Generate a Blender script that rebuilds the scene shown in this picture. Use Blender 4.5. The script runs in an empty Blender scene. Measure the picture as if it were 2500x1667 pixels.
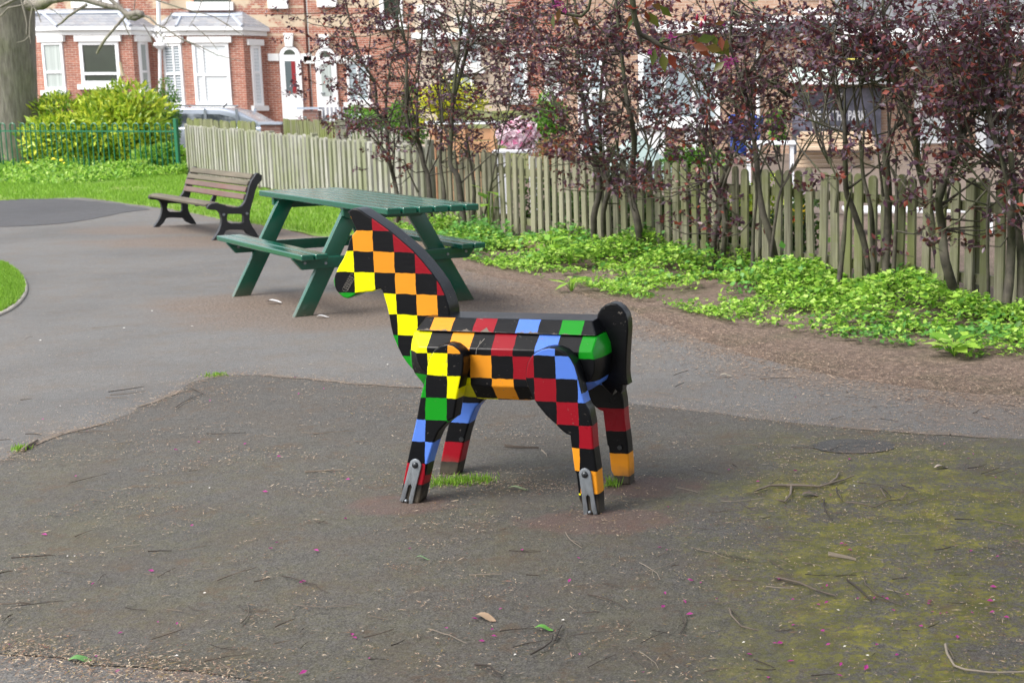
import bpy, bmesh, math, random
import numpy as np
from mathutils import Vector, Matrix, noise
random.seed(7); rng = np.random.default_rng(7)
sc = bpy.context.scene
COL = sc.collection
R = math.radians
# ---------------------------------------------------------------- camera
CH, F_, CX, CY, PI_, RO = 1.398, 3385.6, 1850., 833.5, R(9.806), R(.24)
fwd = np.array([0, math.cos(PI_), -math.sin(PI_)])
_r0 = np.array([1., 0, 0]); _u0 = np.array([0, math.sin(PI_), math.cos(PI_)])
rgt = math.cos(RO)*_r0 - math.sin(RO)*_u0; upv = math.sin(RO)*_r0 + math.cos(RO)*_u0
cam = bpy.data.cameras.new('camera'); camo = bpy.data.objects.new('camera', cam); COL.objects.link(camo)
cam.sensor_width = 36; cam.sensor_fit = 'HORIZONTAL'; cam.lens = 36*F_/2500
cam.shift_x = (1250-CX)/2500; cam.shift_y = 0
cam.clip_start = .05; cam.clip_end = 600
m = Matrix.Identity(4)
for i in range(3):
    m[i][0] = rgt[i]; m[i][1] = upv[i]; m[i][2] = -fwd[i]
m[2][3] = CH
camo.matrix_world = m
cam.dof.use_dof = True; cam.dof.focus_distance = 4.95; cam.dof.aperture_fstop = 7.5; cam.dof.aperture_blades = 7
sc.camera = camo
# ---------------------------------------------------------------- sky, sun, exposure
SUN_EL, SUN_AZ = R(52), R(232)          # azimuth clockwise from +Y: the light comes from the left, behind the camera
w = bpy.data.worlds.new('World'); sc.world = w; w.use_nodes = True
nt = w.node_tree; bg = nt.nodes['Background']
sky = nt.nodes.new('ShaderNodeTexSky'); sky.sky_type = 'NISHITA'; sky.sun_disc = False
sky.sun_elevation = SUN_EL; sky.sun_rotation = SUN_AZ; sky.air_density = 1.0; sky.dust_density = 3.0; sky.ozone_density = 1.0
hs = nt.nodes.new('ShaderNodeHueSaturation'); hs.inputs['Saturation'].default_value = .38
nt.links.new(sky.outputs[0], hs.inputs['Color']); nt.links.new(hs.outputs[0], bg.inputs['Color'])
bg.inputs['Strength'].default_value = .13
sl = bpy.data.lights.new('sun', 'SUN'); sl.energy = 1.9; sl.angle = R(36); sl.color = (1, .965, .91)
so = bpy.data.objects.new('sun', sl); COL.objects.link(so)
sd = Vector((math.sin(SUN_AZ)*math.cos(SUN_EL), math.cos(SUN_AZ)*math.cos(SUN_EL), math.sin(SUN_EL)))
so.rotation_euler = sd.to_track_quat('Z', 'Y').to_euler()
vs = sc.view_settings; vs.view_transform = 'Standard'; vs.look = 'None'; vs.exposure = 1.25; vs.gamma = 1
vs.use_curve_mapping = False
sc.cycles.max_bounces = 6; sc.cycles.transparent_max_bounces = 8
# ---------------------------------------------------------------- helpers
C0 = np.array([0, 0, CH])
def ray(x, y): return fwd + (x-CX)/F_*rgt - (y-CY)/F_*upv
def G(x, y, z=0.):
    d = ray(x, y); return C0 + (z-CH)/d[2]*d
def AT(x, y, Y):
    d = ray(x, y); return C0 + Y/d[1]*d
def PX(Y): return Y/F_                                   # metres per photo pixel at distance Y
def tag(o, label=None, cat=None, group=None, kind=None):
    if label: o['label'] = label
    if cat: o['category'] = cat
    if group: o['group'] = group
    if kind: o['kind'] = kind
    return o
def thing(name, label, cat, loc=(0, 0, 0), rz=0, group=None):
    o = bpy.data.objects.new(name, None); COL.objects.link(o)
    o.empty_display_size = .1
    o.location = loc; o.rotation_euler = (0, 0, rz)
    return tag(o, label, cat, group)
def copy_tree(o, parent=None):
    c = o.copy(); COL.objects.link(c); c.parent = parent
    for ch in o.children: copy_tree(ch, c)
    return c
class MB:
    def __init__(s): s.v = []; s.f = []
    def add(s, vs, fs):
        n = len(s.v); s.v.extend([tuple(map(float, q)) for q in vs]); s.f.extend([tuple(n+i for i in f) for f in fs])
    def box(s, c, d, rz=0, rx=0, ry=0, M=None, bev=0):
        hx, hy, hz = d[0]/2, d[1]/2, d[2]/2
        M4 = Matrix.Translation(c) @ (M.to_4x4() if M is not None else (Matrix.Rotation(rz, 4, 'Z') @ Matrix.Rotation(ry, 4, 'Y') @ Matrix.Rotation(rx, 4, 'X')))
        b = min(bev, hx*.9, hy*.9, hz*.9)
        if b > 0:
            vs = []
            for sx in (-1, 1):
                for sy in (-1, 1):
                    for sz in (-1, 1):
                        vs += [(sx*hx, sy*(hy-b), sz*(hz-b)), (sx*(hx-b), sy*hy, sz*(hz-b)), (sx*(hx-b), sy*(hy-b), sz*hz)]
            fs = []
            I = lambda sx, sy, sz, k: ((sx > 0)*4+(sy > 0)*2+(sz > 0))*3+k
            for q in (-1, 1):
                for k, quad in ((0, [(q, -1, -1), (q, 1, -1), (q, 1, 1), (q, -1, 1)]), (1, [(-1, q, -1), (1, q, -1), (1, q, 1), (-1, q, 1)]), (2, [(-1, -1, q), (1, -1, q), (1, 1, q), (-1, 1, q)])):
                    f = [I(*p, k) for p in quad]
                    if (q > 0) == (k == 1): f = f[::-1]
                    fs.append(f)
            for a in (-1, 1):
                for b_ in (-1, 1):
                    f = [I(a, b_, -1, 0), I(a, b_, 1, 0), I(a, b_, 1, 1), I(a, b_, -1, 1)]; fs.append(f if a*b_ < 0 else f[::-1])
                    f = [I(a, -1, b_, 0), I(a, 1, b_, 0), I(a, 1, b_, 2), I(a, -1, b_, 2)]; fs.append(f if a*b_ > 0 else f[::-1])
                    f = [I(-1, a, b_, 1), I(1, a, b_, 1), I(1, a, b_, 2), I(-1, a, b_, 2)]; fs.append(f if a*b_ < 0 else f[::-1])
                    for c_ in (-1, 1):
                        f = [I(a, b_, c_, 0), I(a, b_, c_, 1), I(a, b_, c_, 2)]; fs.append(f if a*b_*c_ > 0 else f[::-1])
            s.add([M4 @ Vector(p) for p in vs], fs)
        else:
            vs = [M4 @ Vector((x*hx, y*hy, z*hz)) for x in (-1, 1) for y in (-1, 1) for z in (-1, 1)]
            s.add(vs, [(0, 1, 3, 2), (4, 6, 7, 5), (0, 4, 5, 1), (2, 3, 7, 6), (0, 2, 6, 4), (1, 5, 7, 3)])
        return s
    def beam(s, p0, p1, wd, th, side=None, bev=0):
        p0, p1 = Vector(p0), Vector(p1); d = p1-p0; L = d.length; z = d.normalized()
        a = Vector(side) if side is not None else Vector((0, 0, 1)) if abs(z.z) < .9 else Vector((1, 0, 0))
        x = (a-z*a.dot(z)).normalized(); y = z.cross(x)
        M = Matrix((x, y, z)).transposed()
        return s.box((p0+p1)/2, (wd, th, L), M=M, bev=bev)
    def tube(s, pts, rad, n=6, caps=True):
        pts = [Vector(p) for p in pts]; k = len(pts)
        if not hasattr(rad, '__len__'): rad = [rad]*k
        ax = None; rings = []
        for i, p in enumerate(pts):
            t = (pts[min(i+1, k-1)]-pts[max(i-1, 0)])
            if t.length < 1e-9: t = Vector((0, 0, 1))
            t.normalize()
            if ax is None: ax = Vector((0, 0, 1)).cross(t) if abs(t.z) < .9 else Vector((1, 0, 0)).cross(t)
            ax = (ax-t*ax.dot(t))
            if ax.length < 1e-6: ax = t.orthogonal()
            ax.normalize(); b = t.cross(ax)
            rings.append([p+(ax*math.cos(2*math.pi*j/n)+b*math.sin(2*math.pi*j/n))*rad[i] for j in range(n)])
        fs = []
        for i in range(k-1):
            for j in range(n):
                j2 = (j+1) % n; fs.append((i*n+j, i*n+j2, (i+1)*n+j2, (i+1)*n+j))
        if caps: fs += [tuple(range(n))[::-1], tuple((k-1)*n+j for j in range(n))]
        s.add([q for r_ in rings for q in r_], fs); return s
    def prism(s, poly, y0, y1, bev=0, plane='xz', M=None):
        """poly in (x,z), extruded along y, with a rounded-over edge"""
        P = [Vector(p) for p in poly]; n = len(P)
        A = sum(P[i].x*P[(i+1) % n].y-P[(i+1) % n].x*P[i].y for i in range(n))
        if A < 0: P = P[::-1]
        def inset(b):
            out = []
            for i in range(n):
                e0 = (P[i]-P[i-1]).normalized(); e1 = (P[(i+1) % n]-P[i]).normalized()
                n0 = Vector((-e0.y, e0.x)); n1 = Vector((-e1.y, e1.x)); mm = (n0+n1)
                if mm.length < 1e-4: mm = n0
                mm.normalize(); c = max(.55, mm.dot(n0)); out.append(P[i]+mm*b/c)
            return out
        if bev > 0: layers = [(y0, inset(bev)), (y0+bev*.13, inset(bev*.5)), (y0+bev*.5, inset(bev*.13)), (y0+bev, P), (y1-bev, P), (y1-bev*.5, inset(bev*.13)), (y1-bev*.13, inset(bev*.5)), (y1, inset(bev))]
        else: layers = [(y0, P), (y1, P)]
        vs = [Vector((q.x, y, q.y)) for y, L in layers for q in L]
        if M is not None: vs = [M @ v for v in vs]
        fs = []
        for k in range(len(layers)-1):
            for j in range(n):
                j2 = (j+1) % n; fs.append((k*n+j, k*n+j2, (k+1)*n+j2, (k+1)*n+j))
        K = len(layers)-1
        fs.append(tuple(range(n))[::-1]); fs.append(tuple(K*n+j for j in range(n)))
        s.add(vs, fs); return s
    def quad(s, a, b, c, d): s.add([a, b, c, d], [(0, 1, 2, 3)]); return s
    def build(s, name, mat, parent=None, smooth=True, ang=35, mats=None):
        me = bpy.data.meshes.new(name); me.from_pydata(s.v, [], s.f)
        o = bpy.data.objects.new(name, me); COL.objects.link(o)
        if mat: me.materials.append(mat)
        if smooth:
            me.polygons.foreach_set('use_smooth', [True]*len(me.polygons)); me.set_sharp_from_angle(angle=R(ang))
        me.update()
        if parent is not None: o.parent = parent
        return o
def wn(o):
    q = o.modifiers.new('weighted', 'WEIGHTED_NORMAL'); q.keep_sharp = True; q.weight = 50; return o
def fixn(o):
    bm = bmesh.new(); bm.from_mesh(o.data); bmesh.ops.recalc_face_normals(bm, faces=bm.faces); bm.to_mesh(o.data); bm.free(); return o
def leaf_arrays(P, D, N, L, W, fold=.25):
    """folded two-triangle leaves; P base, D direction, N normal (n,3); L, W (n,)"""
    D = D/np.linalg.norm(D, axis=1, keepdims=True); N = N-D*np.sum(D*N, 1, keepdims=True); N /= np.linalg.norm(N, axis=1, keepdims=True)+1e-9
    S = np.cross(D, N); L = L[:, None]; W = W[:, None]
    a = P; b = P+D*L*.45+S*W*.5+N*W*fold; c = P+D*L; d = P+D*L*.45-S*W*.5+N*W*fold; e = P+D*L*.5
    return np.stack([a, b, c, d], 1).reshape(-1, 3)
def leaves_obj(name, P, D, N, L, W, mat, parent=None, fold=.25):
    V = leaf_arrays(P, D, N, L, W, fold); n = len(P)
    me = bpy.data.meshes.new(name)
    me.vertices.add(4*n); me.vertices.foreach_set('co', V.astype(np.float32).ravel())
    base = np.arange(n)[:, None]*4
    tri = np.concatenate([base+np.array([[0, 1, 2]]), base+np.array([[0, 2, 3]])], 1).ravel()
    me.loops.add(6*n); me.loops.foreach_set('vertex_index', tri.astype(np.int32))
    me.polygons.add(2*n); me.polygons.foreach_set('loop_start', (np.arange(2*n)*3).astype(np.int32)); me.polygons.foreach_set('loop_total', np.full(2*n, 3, np.int32))
    me.update(calc_edges=True); me.validate()
    me.materials.append(mat)
    o = bpy.data.objects.new(name, me); COL.objects.link(o)
    if parent is not None: o.parent = parent
    return o
def rdir(n, up=0.):
    d = rng.normal(size=(n, 3)); d /= np.linalg.norm(d, axis=1, keepdims=True); d[:, 2] += up; return d/np.linalg.norm(d, axis=1, keepdims=True)
# ---------------------------------------------------------------- materials
class NT:
    def __init__(s, name):
        s.m = bpy.data.materials.new(name); s.m.use_nodes = True; s.t = s.m.node_tree; s.n = s.t.nodes
        s.p = s.n['Principled BSDF']; s.out = s.n['Material Output']
        s.tc = s.n.new('ShaderNodeTexCoord').outputs['Object']
    def L(s, a, b): s.t.links.new(a, b)
    def sock(s, v, inp):
        if isinstance(v, (int, float)): inp.default_value = v
        elif isinstance(v, (tuple, list)): inp.default_value = (*v, 1)[:len(inp.default_value)] if len(v) == 3 and len(inp.default_value) == 4 else v
        else: s.L(v, inp)
    def math(s, op, a, b=None, c=None, clamp=False):
        q = s.n.new('ShaderNodeMath'); q.operation = op; q.use_clamp = clamp
        s.sock(a, q.inputs[0])
        if b is not None: s.sock(b, q.inputs[1])
        if c is not None: s.sock(c, q.inputs[2])
        return q.outputs[0]
    def noise(s, scale, detail=3, rough=.55, vec=None, out='Fac', dist=0):
        q = s.n.new('ShaderNodeTexNoise'); q.inputs['Scale'].default_value = scale; q.inputs['Detail'].default_value = detail
        q.inputs['Roughness'].default_value = rough; q.inputs['Distortion'].default_value = dist
        s.L(vec if vec is not None else s.tc, q.inputs['Vector']); return q.outputs[out]
    def vor(s, scale, vec=None, feat='F1', out='Distance'):
        q = s.n.new('ShaderNodeTexVoronoi'); q.feature = feat; q.inputs['Scale'].default_value = scale
        s.L(vec if vec is not None else s.tc, q.inputs['Vector']); return q.outputs[out]
    def ramp(s, fac, stops, interp='LINEAR'):
        q = s.n.new('ShaderNodeValToRGB'); s.L(fac, q.inputs[0]); cr = q.color_ramp; cr.interpolation = interp
        while len(cr.elements) < len(stops): cr.elements.new(.5)
        for e, (p, c) in zip(cr.elements, stops):
            e.position = p; e.color = (*c, 1) if not isinstance(c, (int, float)) else (c, c, c, 1)
        return q.outputs[0]
    def mix(s, fac, a, b, mode='MIX'):
        q = s.n.new('ShaderNodeMix'); q.data_type = 'RGBA'; q.blend_type = mode
        s.sock(fac, q.inputs[0]); s.sock(a, q.inputs[6]); s.sock(b, q.inputs[7]); return q.outputs[2]
    def step(s, v, lo, hi):
        q = s.n.new('ShaderNodeMapRange'); q.interpolation_type = 'SMOOTHSTEP'; s.L(v, q.inputs[0]); q.inputs[1].default_value = lo; q.inputs[2].default_value = hi; return q.outputs[0]
    def sep(s, v=None):
        q = s.n.new('ShaderNodeSeparateXYZ'); s.L(v if v is not None else s.tc, q.inputs[0]); return q.outputs
    def comb(s, x, y, z):
        q = s.n.new('ShaderNodeCombineXYZ'); s.sock(x, q.inputs[0]); s.sock(y, q.inputs[1]); s.sock(z, q.inputs[2]); return q.outputs[0]
    def scale(s, v, xyz):
        q = s.n.new('ShaderNodeMapping'); s.L(v, q.inputs[0]); q.inputs['Scale'].default_value = xyz; return q.outputs[0]
    def bump(s, h, strength=.3, dist=.01):
        q = s.n.new('ShaderNodeBump'); q.inputs['Strength'].default_value = strength; q.inputs['Distance'].default_value = dist
        s.L(h, q.inputs['Height']); s.L(q.outputs[0], s.p.inputs['Normal']); return q
    def set(s, color=None, rough=None, metal=None, spec=None, coat=None):
        if color is not None: s.sock(color, s.p.inputs['Base Color'])
        if rough is not None: s.sock(rough, s.p.inputs['Roughness'])
        if metal is not None: s.sock(metal, s.p.inputs['Metallic'])
        if spec is not None: s.sock(spec, s.p.inputs['Specular IOR Level'])
        if coat is not None: s.p.inputs['Coat Weight'].default_value = coat; s.p.inputs['Coat Roughness'].default_value = .15
        return s
    def island(s): return s.n.new('ShaderNodeNewGeometry').outputs['Random Per Island']
def plain(name, c, rough=.6, var=.15, scale=6, bump=.1, metal=0, bscale=60, coat=None):
    k = NT(name); n = k.noise(scale, 5, .6)
    k.set(k.mix(n, tuple(x*(1-var) for x in c), tuple(min(1, x*(1+var)) for x in c)), rough, metal, coat=coat)
    if bump: k.bump(k.noise(bscale, 4, .6), bump, .004)
    return k.m
def leafmat(name, cols, rough=.45, trans=.35, tcol=None):
    k = NT(name); r_ = k.island()
    n = len(cols); c = k.ramp(r_, [(i/(n-1), q) for i, q in enumerate(cols)])
    k.set(c, rough); k.p.inputs['Specular IOR Level'].default_value = .45
    tr = k.n.new('ShaderNodeBsdfTranslucent')
    k.L(k.mix(.6, c, tcol) if tcol else c, tr.inputs[0])
    mx = k.n.new('ShaderNodeMixShader'); mx.inputs[0].default_value = trans
    k.L(k.p.outputs[0], mx.inputs[1]); k.L(tr.outputs[0], mx.inputs[2]); k.L(mx.outputs[0], k.out.inputs[0]); return k.m
def brickmat(name, c1, c2, mortar, bw=.225, bh=.075, band=None, stain=.3):
    k = NT(name); x, y, z = k.sep()
    v = k.comb(k.math('ADD', x, y), z, 0)
    q = k.n.new('ShaderNodeTexBrick'); k.L(v, q.inputs['Vector']); q.inputs['Scale'].default_value = 1
    q.inputs['Brick Width'].default_value = bw; q.inputs['Row Height'].default_value = bh; q.inputs['Mortar Size'].default_value = .009; q.inputs['Mortar Smooth'].default_value = .3
    q.inputs['Bias'].default_value = -.1
    k.sock(c1, q.inputs['Color1']); k.sock(c2, q.inputs['Color2']); k.sock(mortar, q.inputs['Mortar'])
    col = q.outputs['Color']
    per = k.noise(3.3, 2, .5, k.scale(v, (1, 3, 1)))
    col = k.mix(k.step(per, .35, .75), col, k.mix(.5, col, tuple(a*.6 for a in c1)))
    if band:
        c3, zlo = band
        patch = k.math('MULTIPLY', k.step(k.noise(.9, 4, .7, v), .42, .5), k.step(z, zlo, zlo+.2))
        stripe = k.math('LESS_THAN', k.math('FLOORED_MODULO', z, .62), .22)
        patch = k.math('MULTIPLY', patch, k.math('SUBTRACT', 1, stripe))
        col = k.mix(patch, col, k.mix(k.noise(9, 3), c3, tuple(a*.75 for a in c3)))
    col = k.mix(k.math('MULTIPLY', k.step(k.noise(.7, 5, .7), .5, .8), stain), col, tuple(a*.35 for a in c1))
    k.set(col, .85); k.bump(q.outputs['Fac'], -.4, .01); return k.m
def woodmat(name, light, dark, green=None, gamt=.5, grain='z', rough=.8, gradx=False):
    k = NT(name); sc_ = {'z': (30, 30, 1.5), 'x': (1.5, 30, 30), 'y': (30, 1.5, 30)}[grain]
    g = k.noise(1, 5, .65, k.scale(k.tc, sc_)); r_ = k.island()
    c = k.mix(k.step(g, .3, .7), dark, light)
    c = k.mix(k.math('MULTIPLY', r_, .55), c, tuple(a*.6 for a in dark))
    if green:
        gm = k.math('MULTIPLY', k.step(k.math('ADD', k.noise(1.7, 5, .7), k.math('MULTIPLY', r_, .25)), .42, .8), gamt)
        if gradx: gm = k.math('MULTIPLY', gm, k.math('ADD', .3, k.math('MULTIPLY', k.step(k.sep()[0], .5, 3.5), .7))); c = k.mix(k.math('MULTIPLY', k.math('SUBTRACT', 1, k.step(k.sep()[0], 0, 3.2)), .5), c, light)
        c = k.mix(gm, c, green)
    k.set(c, rough); k.bump(g, .35, .004); return k.m
M = {}
M['grass'] = leafmat('grass_blade', [(.12, .25, .02), (.2, .38, .035), (.3, .5, .06)], .5, .4)
M['laurel'] = leafmat('laurel_leaf', [(.12, .24, .02), (.28, .42, .03), (.48, .6, .06), (.7, .72, .08)], .35, .3)
M['hedge'] = leafmat('hedge_leaf', [(.04, .12, .012), (.1, .26, .025), (.2, .4, .04)], .5, .3)
M['cover'] = leafmat('ground_cover_leaf', [(.05, .14, .015), (.14, .32, .03), (.24, .46, .05), (.36, .58, .07), (.46, .64, .16)], .5, .4)
M['plum'] = leafmat('plum_leaf', [(.032, .016, .026), (.055, .027, .046), (.09, .046, .07), (.065, .03, .048), (.1, .03, .034), (.24, .05, .025)], .3, .2, (.2, .05, .05))
M['cover2'] = leafmat('ground_cover_dark_leaf', [(.06, .18, .03), (.1, .28, .05), (.16, .38, .08)], .5, .35)
M['forsythia'] = leafmat('forsythia_flower', [(.45, .48, .02), (.7, .68, .02), (.5, .55, .03)], .6, .35)
M['crab'] = leafmat('crabapple_leaf', [(.05, .09, .012), (.1, .12, .015), (.16, .05, .015), (.24, .04, .02)], .35, .4)
M['pinkp'] = leafmat('pink_petal', [(.3, .016, .18), (.42, .04, .27), (.34, .012, .14)], .6, .3)
M['palepink'] = leafmat('pale_pink_petal', [(.8, .5, .6), (.85, .74, .78), (.84, .66, .74), (.82, .76, .78), (.7, .12, .32)], .7, .3)
M['photinia'] = leafmat('photinia_leaf', [(.1, .2, .03), (.45, .2, .1), (.6, .26, .17)], .5, .3)
M['bark'] = NT('shrub_bark'); k = M['bark']; g = k.noise(14, 5, .6)
k.set(k.mix(k.math('MULTIPLY', k.step(k.noise(2.2, 4), .45, .65), .55), k.ramp(g, [(.3, (.022, .019, .015)), (.7, (.085, .074, .054))]), (.055, .07, .02)), .85); k.bump(g, .5, .006); M['bark'] = k.m
k = NT('old_tree_bark'); x, y, z = k.sep(); g = k.noise(1, 6, .7, k.scale(k.tc, (16, 16, 2.2)))
k.set(k.mix(k.step(k.noise(1.3, 4), .45, .7), k.ramp(g, [(.3, (.11, .095, .08)), (.7, (.32, .29, .25))]), k.ramp(g, [(.3, (.1, .1, .06)), (.7, (.28, .27, .19))])), .9); k.bump(g, .9, .03); M['oldbark'] = k.m
# ================================================================ GROUND
def tarmac(name, base, moss=0., warm=.5, blot=.3):
    k = NT(name)
    grit = k.noise(170, 2, .7); big = k.noise(.55, 5, .6); mid = k.noise(4, 6, .65)
    c = k.mix(k.step(grit, .3, .72), tuple(a*.42 for a in base), tuple(a*1.65 for a in base))
    c = k.mix(k.math('MULTIPLY', k.step(k.noise(34, 4, .75), .48, .66), .4), c, tuple(a*1.7 for a in base))
    c = k.mix(k.math('MULTIPLY', k.step(k.noise(21, 5, .8), .5, .68), .5), c, tuple(a*.5 for a in base))
    c = k.mix(k.math('MULTIPLY', k.step(mid, .4, .75), warm), c, (base[0]*1.15, base[1]*.95, base[2]*.75))
    c = k.mix(k.math('MULTIPLY', k.step(big, .42, .68), blot), c, tuple(a*.55 for a in base))
    mossless = name == 'path_tarmac'
    if moss:
        x, y, z = k.sep()
        # moss lies right of the horse and along the front
        zone = k.math('MAXIMUM', k.step(k.math('ADD', x, k.math('MULTIPLY', k.math('SUBTRACT', k.noise(.8, 3), .5), 1.6)), -.55, .4), .13)
        zone = k.math('MULTIPLY', zone, k.math('SUBTRACT', 1, k.step(y, 4.9, 6.2)))
        mm = k.math('MULTIPLY', k.step(k.math('ADD', k.math('MULTIPLY', k.noise(1.9, 7, .8), .55), k.math('MULTIPLY', k.noise(55, 3, .8), .45)), .43, .57), k.math('MULTIPLY', zone, moss))
        mc = k.mix(k.step(k.noise(9, 5, .7), .35, .7), (.07, .072, .014), (.19, .175, .022))
        c = k.mix(mm, c, mc)
        brown = k.math('MULTIPLY', k.step(k.noise(5.5, 7, .8), .53, .66), .6)
        c = k.mix(brown, c, (.085, .055, .032))
        # red sandy resin round the feet of the horse
        for (px, py, rx, ry) in ((975, 1235, .2, .13), (1460, 1275, .25, .15), (1560, 1190, .24, .14)):
            g = G(px, py)
            dx = k.math('DIVIDE', k.math('SUBTRACT', x, float(g[0])), rx); dy = k.math('DIVIDE', k.math('SUBTRACT', y, float(g[1])), ry)
            d = k.math('ADD', k.math('ADD', k.math('MULTIPLY', dx, dx), k.math('MULTIPLY', dy, dy)), k.math('MULTIPLY', k.math('SUBTRACT', k.noise(7, 6, .75), .5), 3.2))
            c = k.mix(k.math('MULTIPLY', k.math('MULTIPLY', k.math('SUBTRACT', 1, k.step(d, .5, 1.3)), k.step(k.noise(6, 6, .8), .2, .55)), .55), c, k.mix(grit, (.05, .03, .027), (.18, .105, .092)))
    else:
        x, y, z = k.sep()
        def soil(mask, c): return k.mix(mask, c, k.mix(k.step(k.noise(60, 3, .8), .35, .65), (.045, .032, .024), (.22, .165, .128)))
        n1 = k.math('MULTIPLY', k.math('SUBTRACT', k.noise(1.6, 7, .8), .5), 2.2)
        p0, p1 = G(1250, 690), G(2450, 975); dx, dy = (p1-p0)[:2]/np.linalg.norm((p1-p0)[:2])
        dd = k.math('ADD', k.math('ADD', k.math('MULTIPLY', k.math('SUBTRACT', x, float(p0[0])), -dy), k.math('MULTIPLY', k.math('SUBTRACT', y, float(p0[1])), dx)), n1)
        if mossless: c = soil(k.math('MULTIPLY', k.step(dd, -.75, .25), .85), c)
        for (px, py, rx, ry) in ((880, 760, 1.5, .9), (640, 735, .8, .5), (540, 590, 1.6, .7), (430, 560, 1.2, .7), (1150, 725, .8, .6)):
            if not mossless: break
            g_ = G(px, py)
            ex = k.math('DIVIDE', k.math('SUBTRACT', x, float(g_[0])), rx); ey = k.math('DIVIDE', k.math('SUBTRACT', y, float(g_[1])), ry)
            e_ = k.math('ADD', k.math('ADD', k.math('MULTIPLY', ex, ex), k.math('MULTIPLY', ey, ey)), n1)
            c = soil(k.math('MULTIPLY', k.math('SUBTRACT', 1, k.step(e_, .3, 1.3)), .7), c)
        bz_ = k.math('MULTIPLY', k.step(k.math('ADD', k.noise(1.1, 6, .75), k.math('MULTIPLY', x, .035)), .5, .68), .55)
        c = k.mix(bz_, c, k.mix(grit, (.09, .065, .048), (.24, .18, .14)))
    spk = k.math('LESS_THAN', k.vor(42), .1)
    c = k.mix(k.math('MULTIPLY', spk, .22), c, (.4, .36, .3))
    k.set(c, k.math('ADD', .62, k.math('MULTIPLY', mid, .3)), spec=.35)
    k.bump(k.math('ADD', k.math('MULTIPLY', grit, .5), k.math('MULTIPLY', k.noise(60, 3), .6)), .75, .006)
    return k.m
M['path'] = tarmac('path_tarmac', (.119, .116, .112), 0, .5, .42)
M['dark'] = tarmac('play_tarmac', (.078, .073, .066), 1., .5, .35)
M['black'] = tarmac('black_tarmac', (.062, .062, .066), 0, .3, .3)
k = NT('soil'); g = k.noise(26, 6, .75)
g2 = k.noise(90, 3, .8)
c = k.ramp(k.math('ADD', k.math('MULTIPLY', g, .5), k.math('MULTIPLY', g2, .5)), [(.36, (.04, .028, .02)), (.5, (.13, .09, .068)), (.64, (.3, .22, .17))])
c = k.mix(k.math('MULTIPLY', k.step(k.noise(1.3, 4), .45, .7), .4), c, (.05, .06, .02)); k.set(c, .95); k.bump(g, 1, .02); M['soil'] = k.m
k = NT('lawn_ground'); g = k.noise(20, 6, .75)
k.set(k.mix(k.step(k.noise(1.2, 4), .35, .7), k.ramp(g, [(.3, (.1, .18, .02)), (.7, (.2, .36, .04))]), k.ramp(g, [(.3, (.13, .15, .03)), (.7, (.26, .38, .05))])), .9); k.bump(g, 1, .03); M['lawn'] = k.m

def wobble(P, amp, step, closed=True):
    out = []; n = len(P)
    for i in range(n if closed else n-1):
        a, b = np.array(P[i][:2]), np.array(P[(i+1) % n][:2]); L = np.linalg.norm(b-a); q = max(1, int(L/step))
        if L > 12: q = 1
        for j in range(q):
            p = a+(b-a)*j/q; nn = np.array([-(b-a)[1], (b-a)[0]])/L
            if q > 1: p = p+nn*amp*(noise.noise(Vector((p[0]*1.7, p[1]*1.7, 0)))*1.2+noise.noise(Vector((p[0]*7, p[1]*7, 3)))*.8)
            out.append(p)
    return out
def sheet(name, P, z, mat, amp=0., step=.15, kind='structure'):
    Q = wobble(P, amp, step) if amp else [np.array(p[:2]) for p in P]
    b = MB(); b.add([(p[0], p[1], z) for p in Q], [tuple(range(len(Q)))])
    o = b.build(name, mat, smooth=False)
    if o.data.polygons[0].normal.z < 0: o.data.flip_normals()
    return tag(o, kind=kind)
def gp(L): return [G(x, y)[:2] for x, y in L]
ds = 1/.9408
sheet('ground', [(-150, -40), (150, -40), (150, 200), (-150, 200)], -.012, M['soil'])
lawn_edge = [(-400, 498), (0, 492), (70, 488), (140, 484), (200, 483), (260, 490), (330, 500), (400, 508), (470, 520), (560, 540), (640, 548), (700, 560), (760, 575), (830, 580), (900, 570)]
verge_in = [(1000, 600), (1060, 628), (1120, 655), (1219, 680), (1330, 702), (1430, 722), (1520, 752), (1620, 790), (1720, 835), (1830, 868), (1950, 895), (2080, 922), (2230, 946), (2400, 962), (2700, 985)]
fringe = gp(lawn_edge)+gp(verge_in)
P = [(-30, -6), (12, -6), (12, 7)]+fringe[::-1]+[(-30, 20)]
sheet('path', P, 0.0, M['path'], .05, .12)
lawnP = fringe[:len(lawn_edge)]+[G(930, 520)[:2], (-11.2, 27.6), (-60, 33)]
tag(sheet('lawn', [(p[0], p[1]) for p in lawnP], -.004, M['lawn'], .05, .2), kind='structure')
sheet('lawn', [(-60, 27.8), (-11.6, 27.8), (-12.6, 40), (-60, 40)], -.004, M['lawn'])
tag(sheet('road', [(-80, 31.5), (-4.2, 31.5), (-2, 25), (-2, 60), (-80, 60)], -.002, M['path']), kind='structure')
sheet('garden_paving', [(-2.0, 19), (12, 12), (30, 12), (30, 60), (-2, 60)], -.003, M['path'])
seam = gp([(-700, 1230), (0, 1126), (60, 1103), (150, 1062), (270, 1030), (345, 995), (425, 962), (470, 935), (530, 920), (600, 915), (744, 925), (850, 935), (960, 945), (1100, 952), (1250, 962), (1400, 975), (1550, 988), (1700, 1003), (1850, 1024), (2000, 1040), (2150, 1052), (2350, 1064), (2700, 1085)])
front = gp([(-300, 1560), (0, 1584), (90, 1612), (200, 1632), (330, 1640), (450, 1652), (600, 1672)])
P = [tuple(p) for p in seam]+[(8, 4), (8, -5), (-1.2, -5)]+[tuple(p) for p in front[::-1]]+[(-6, 3.4)]
sheet('play_surface', P, .004, M['dark'], .035, .05)
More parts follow.
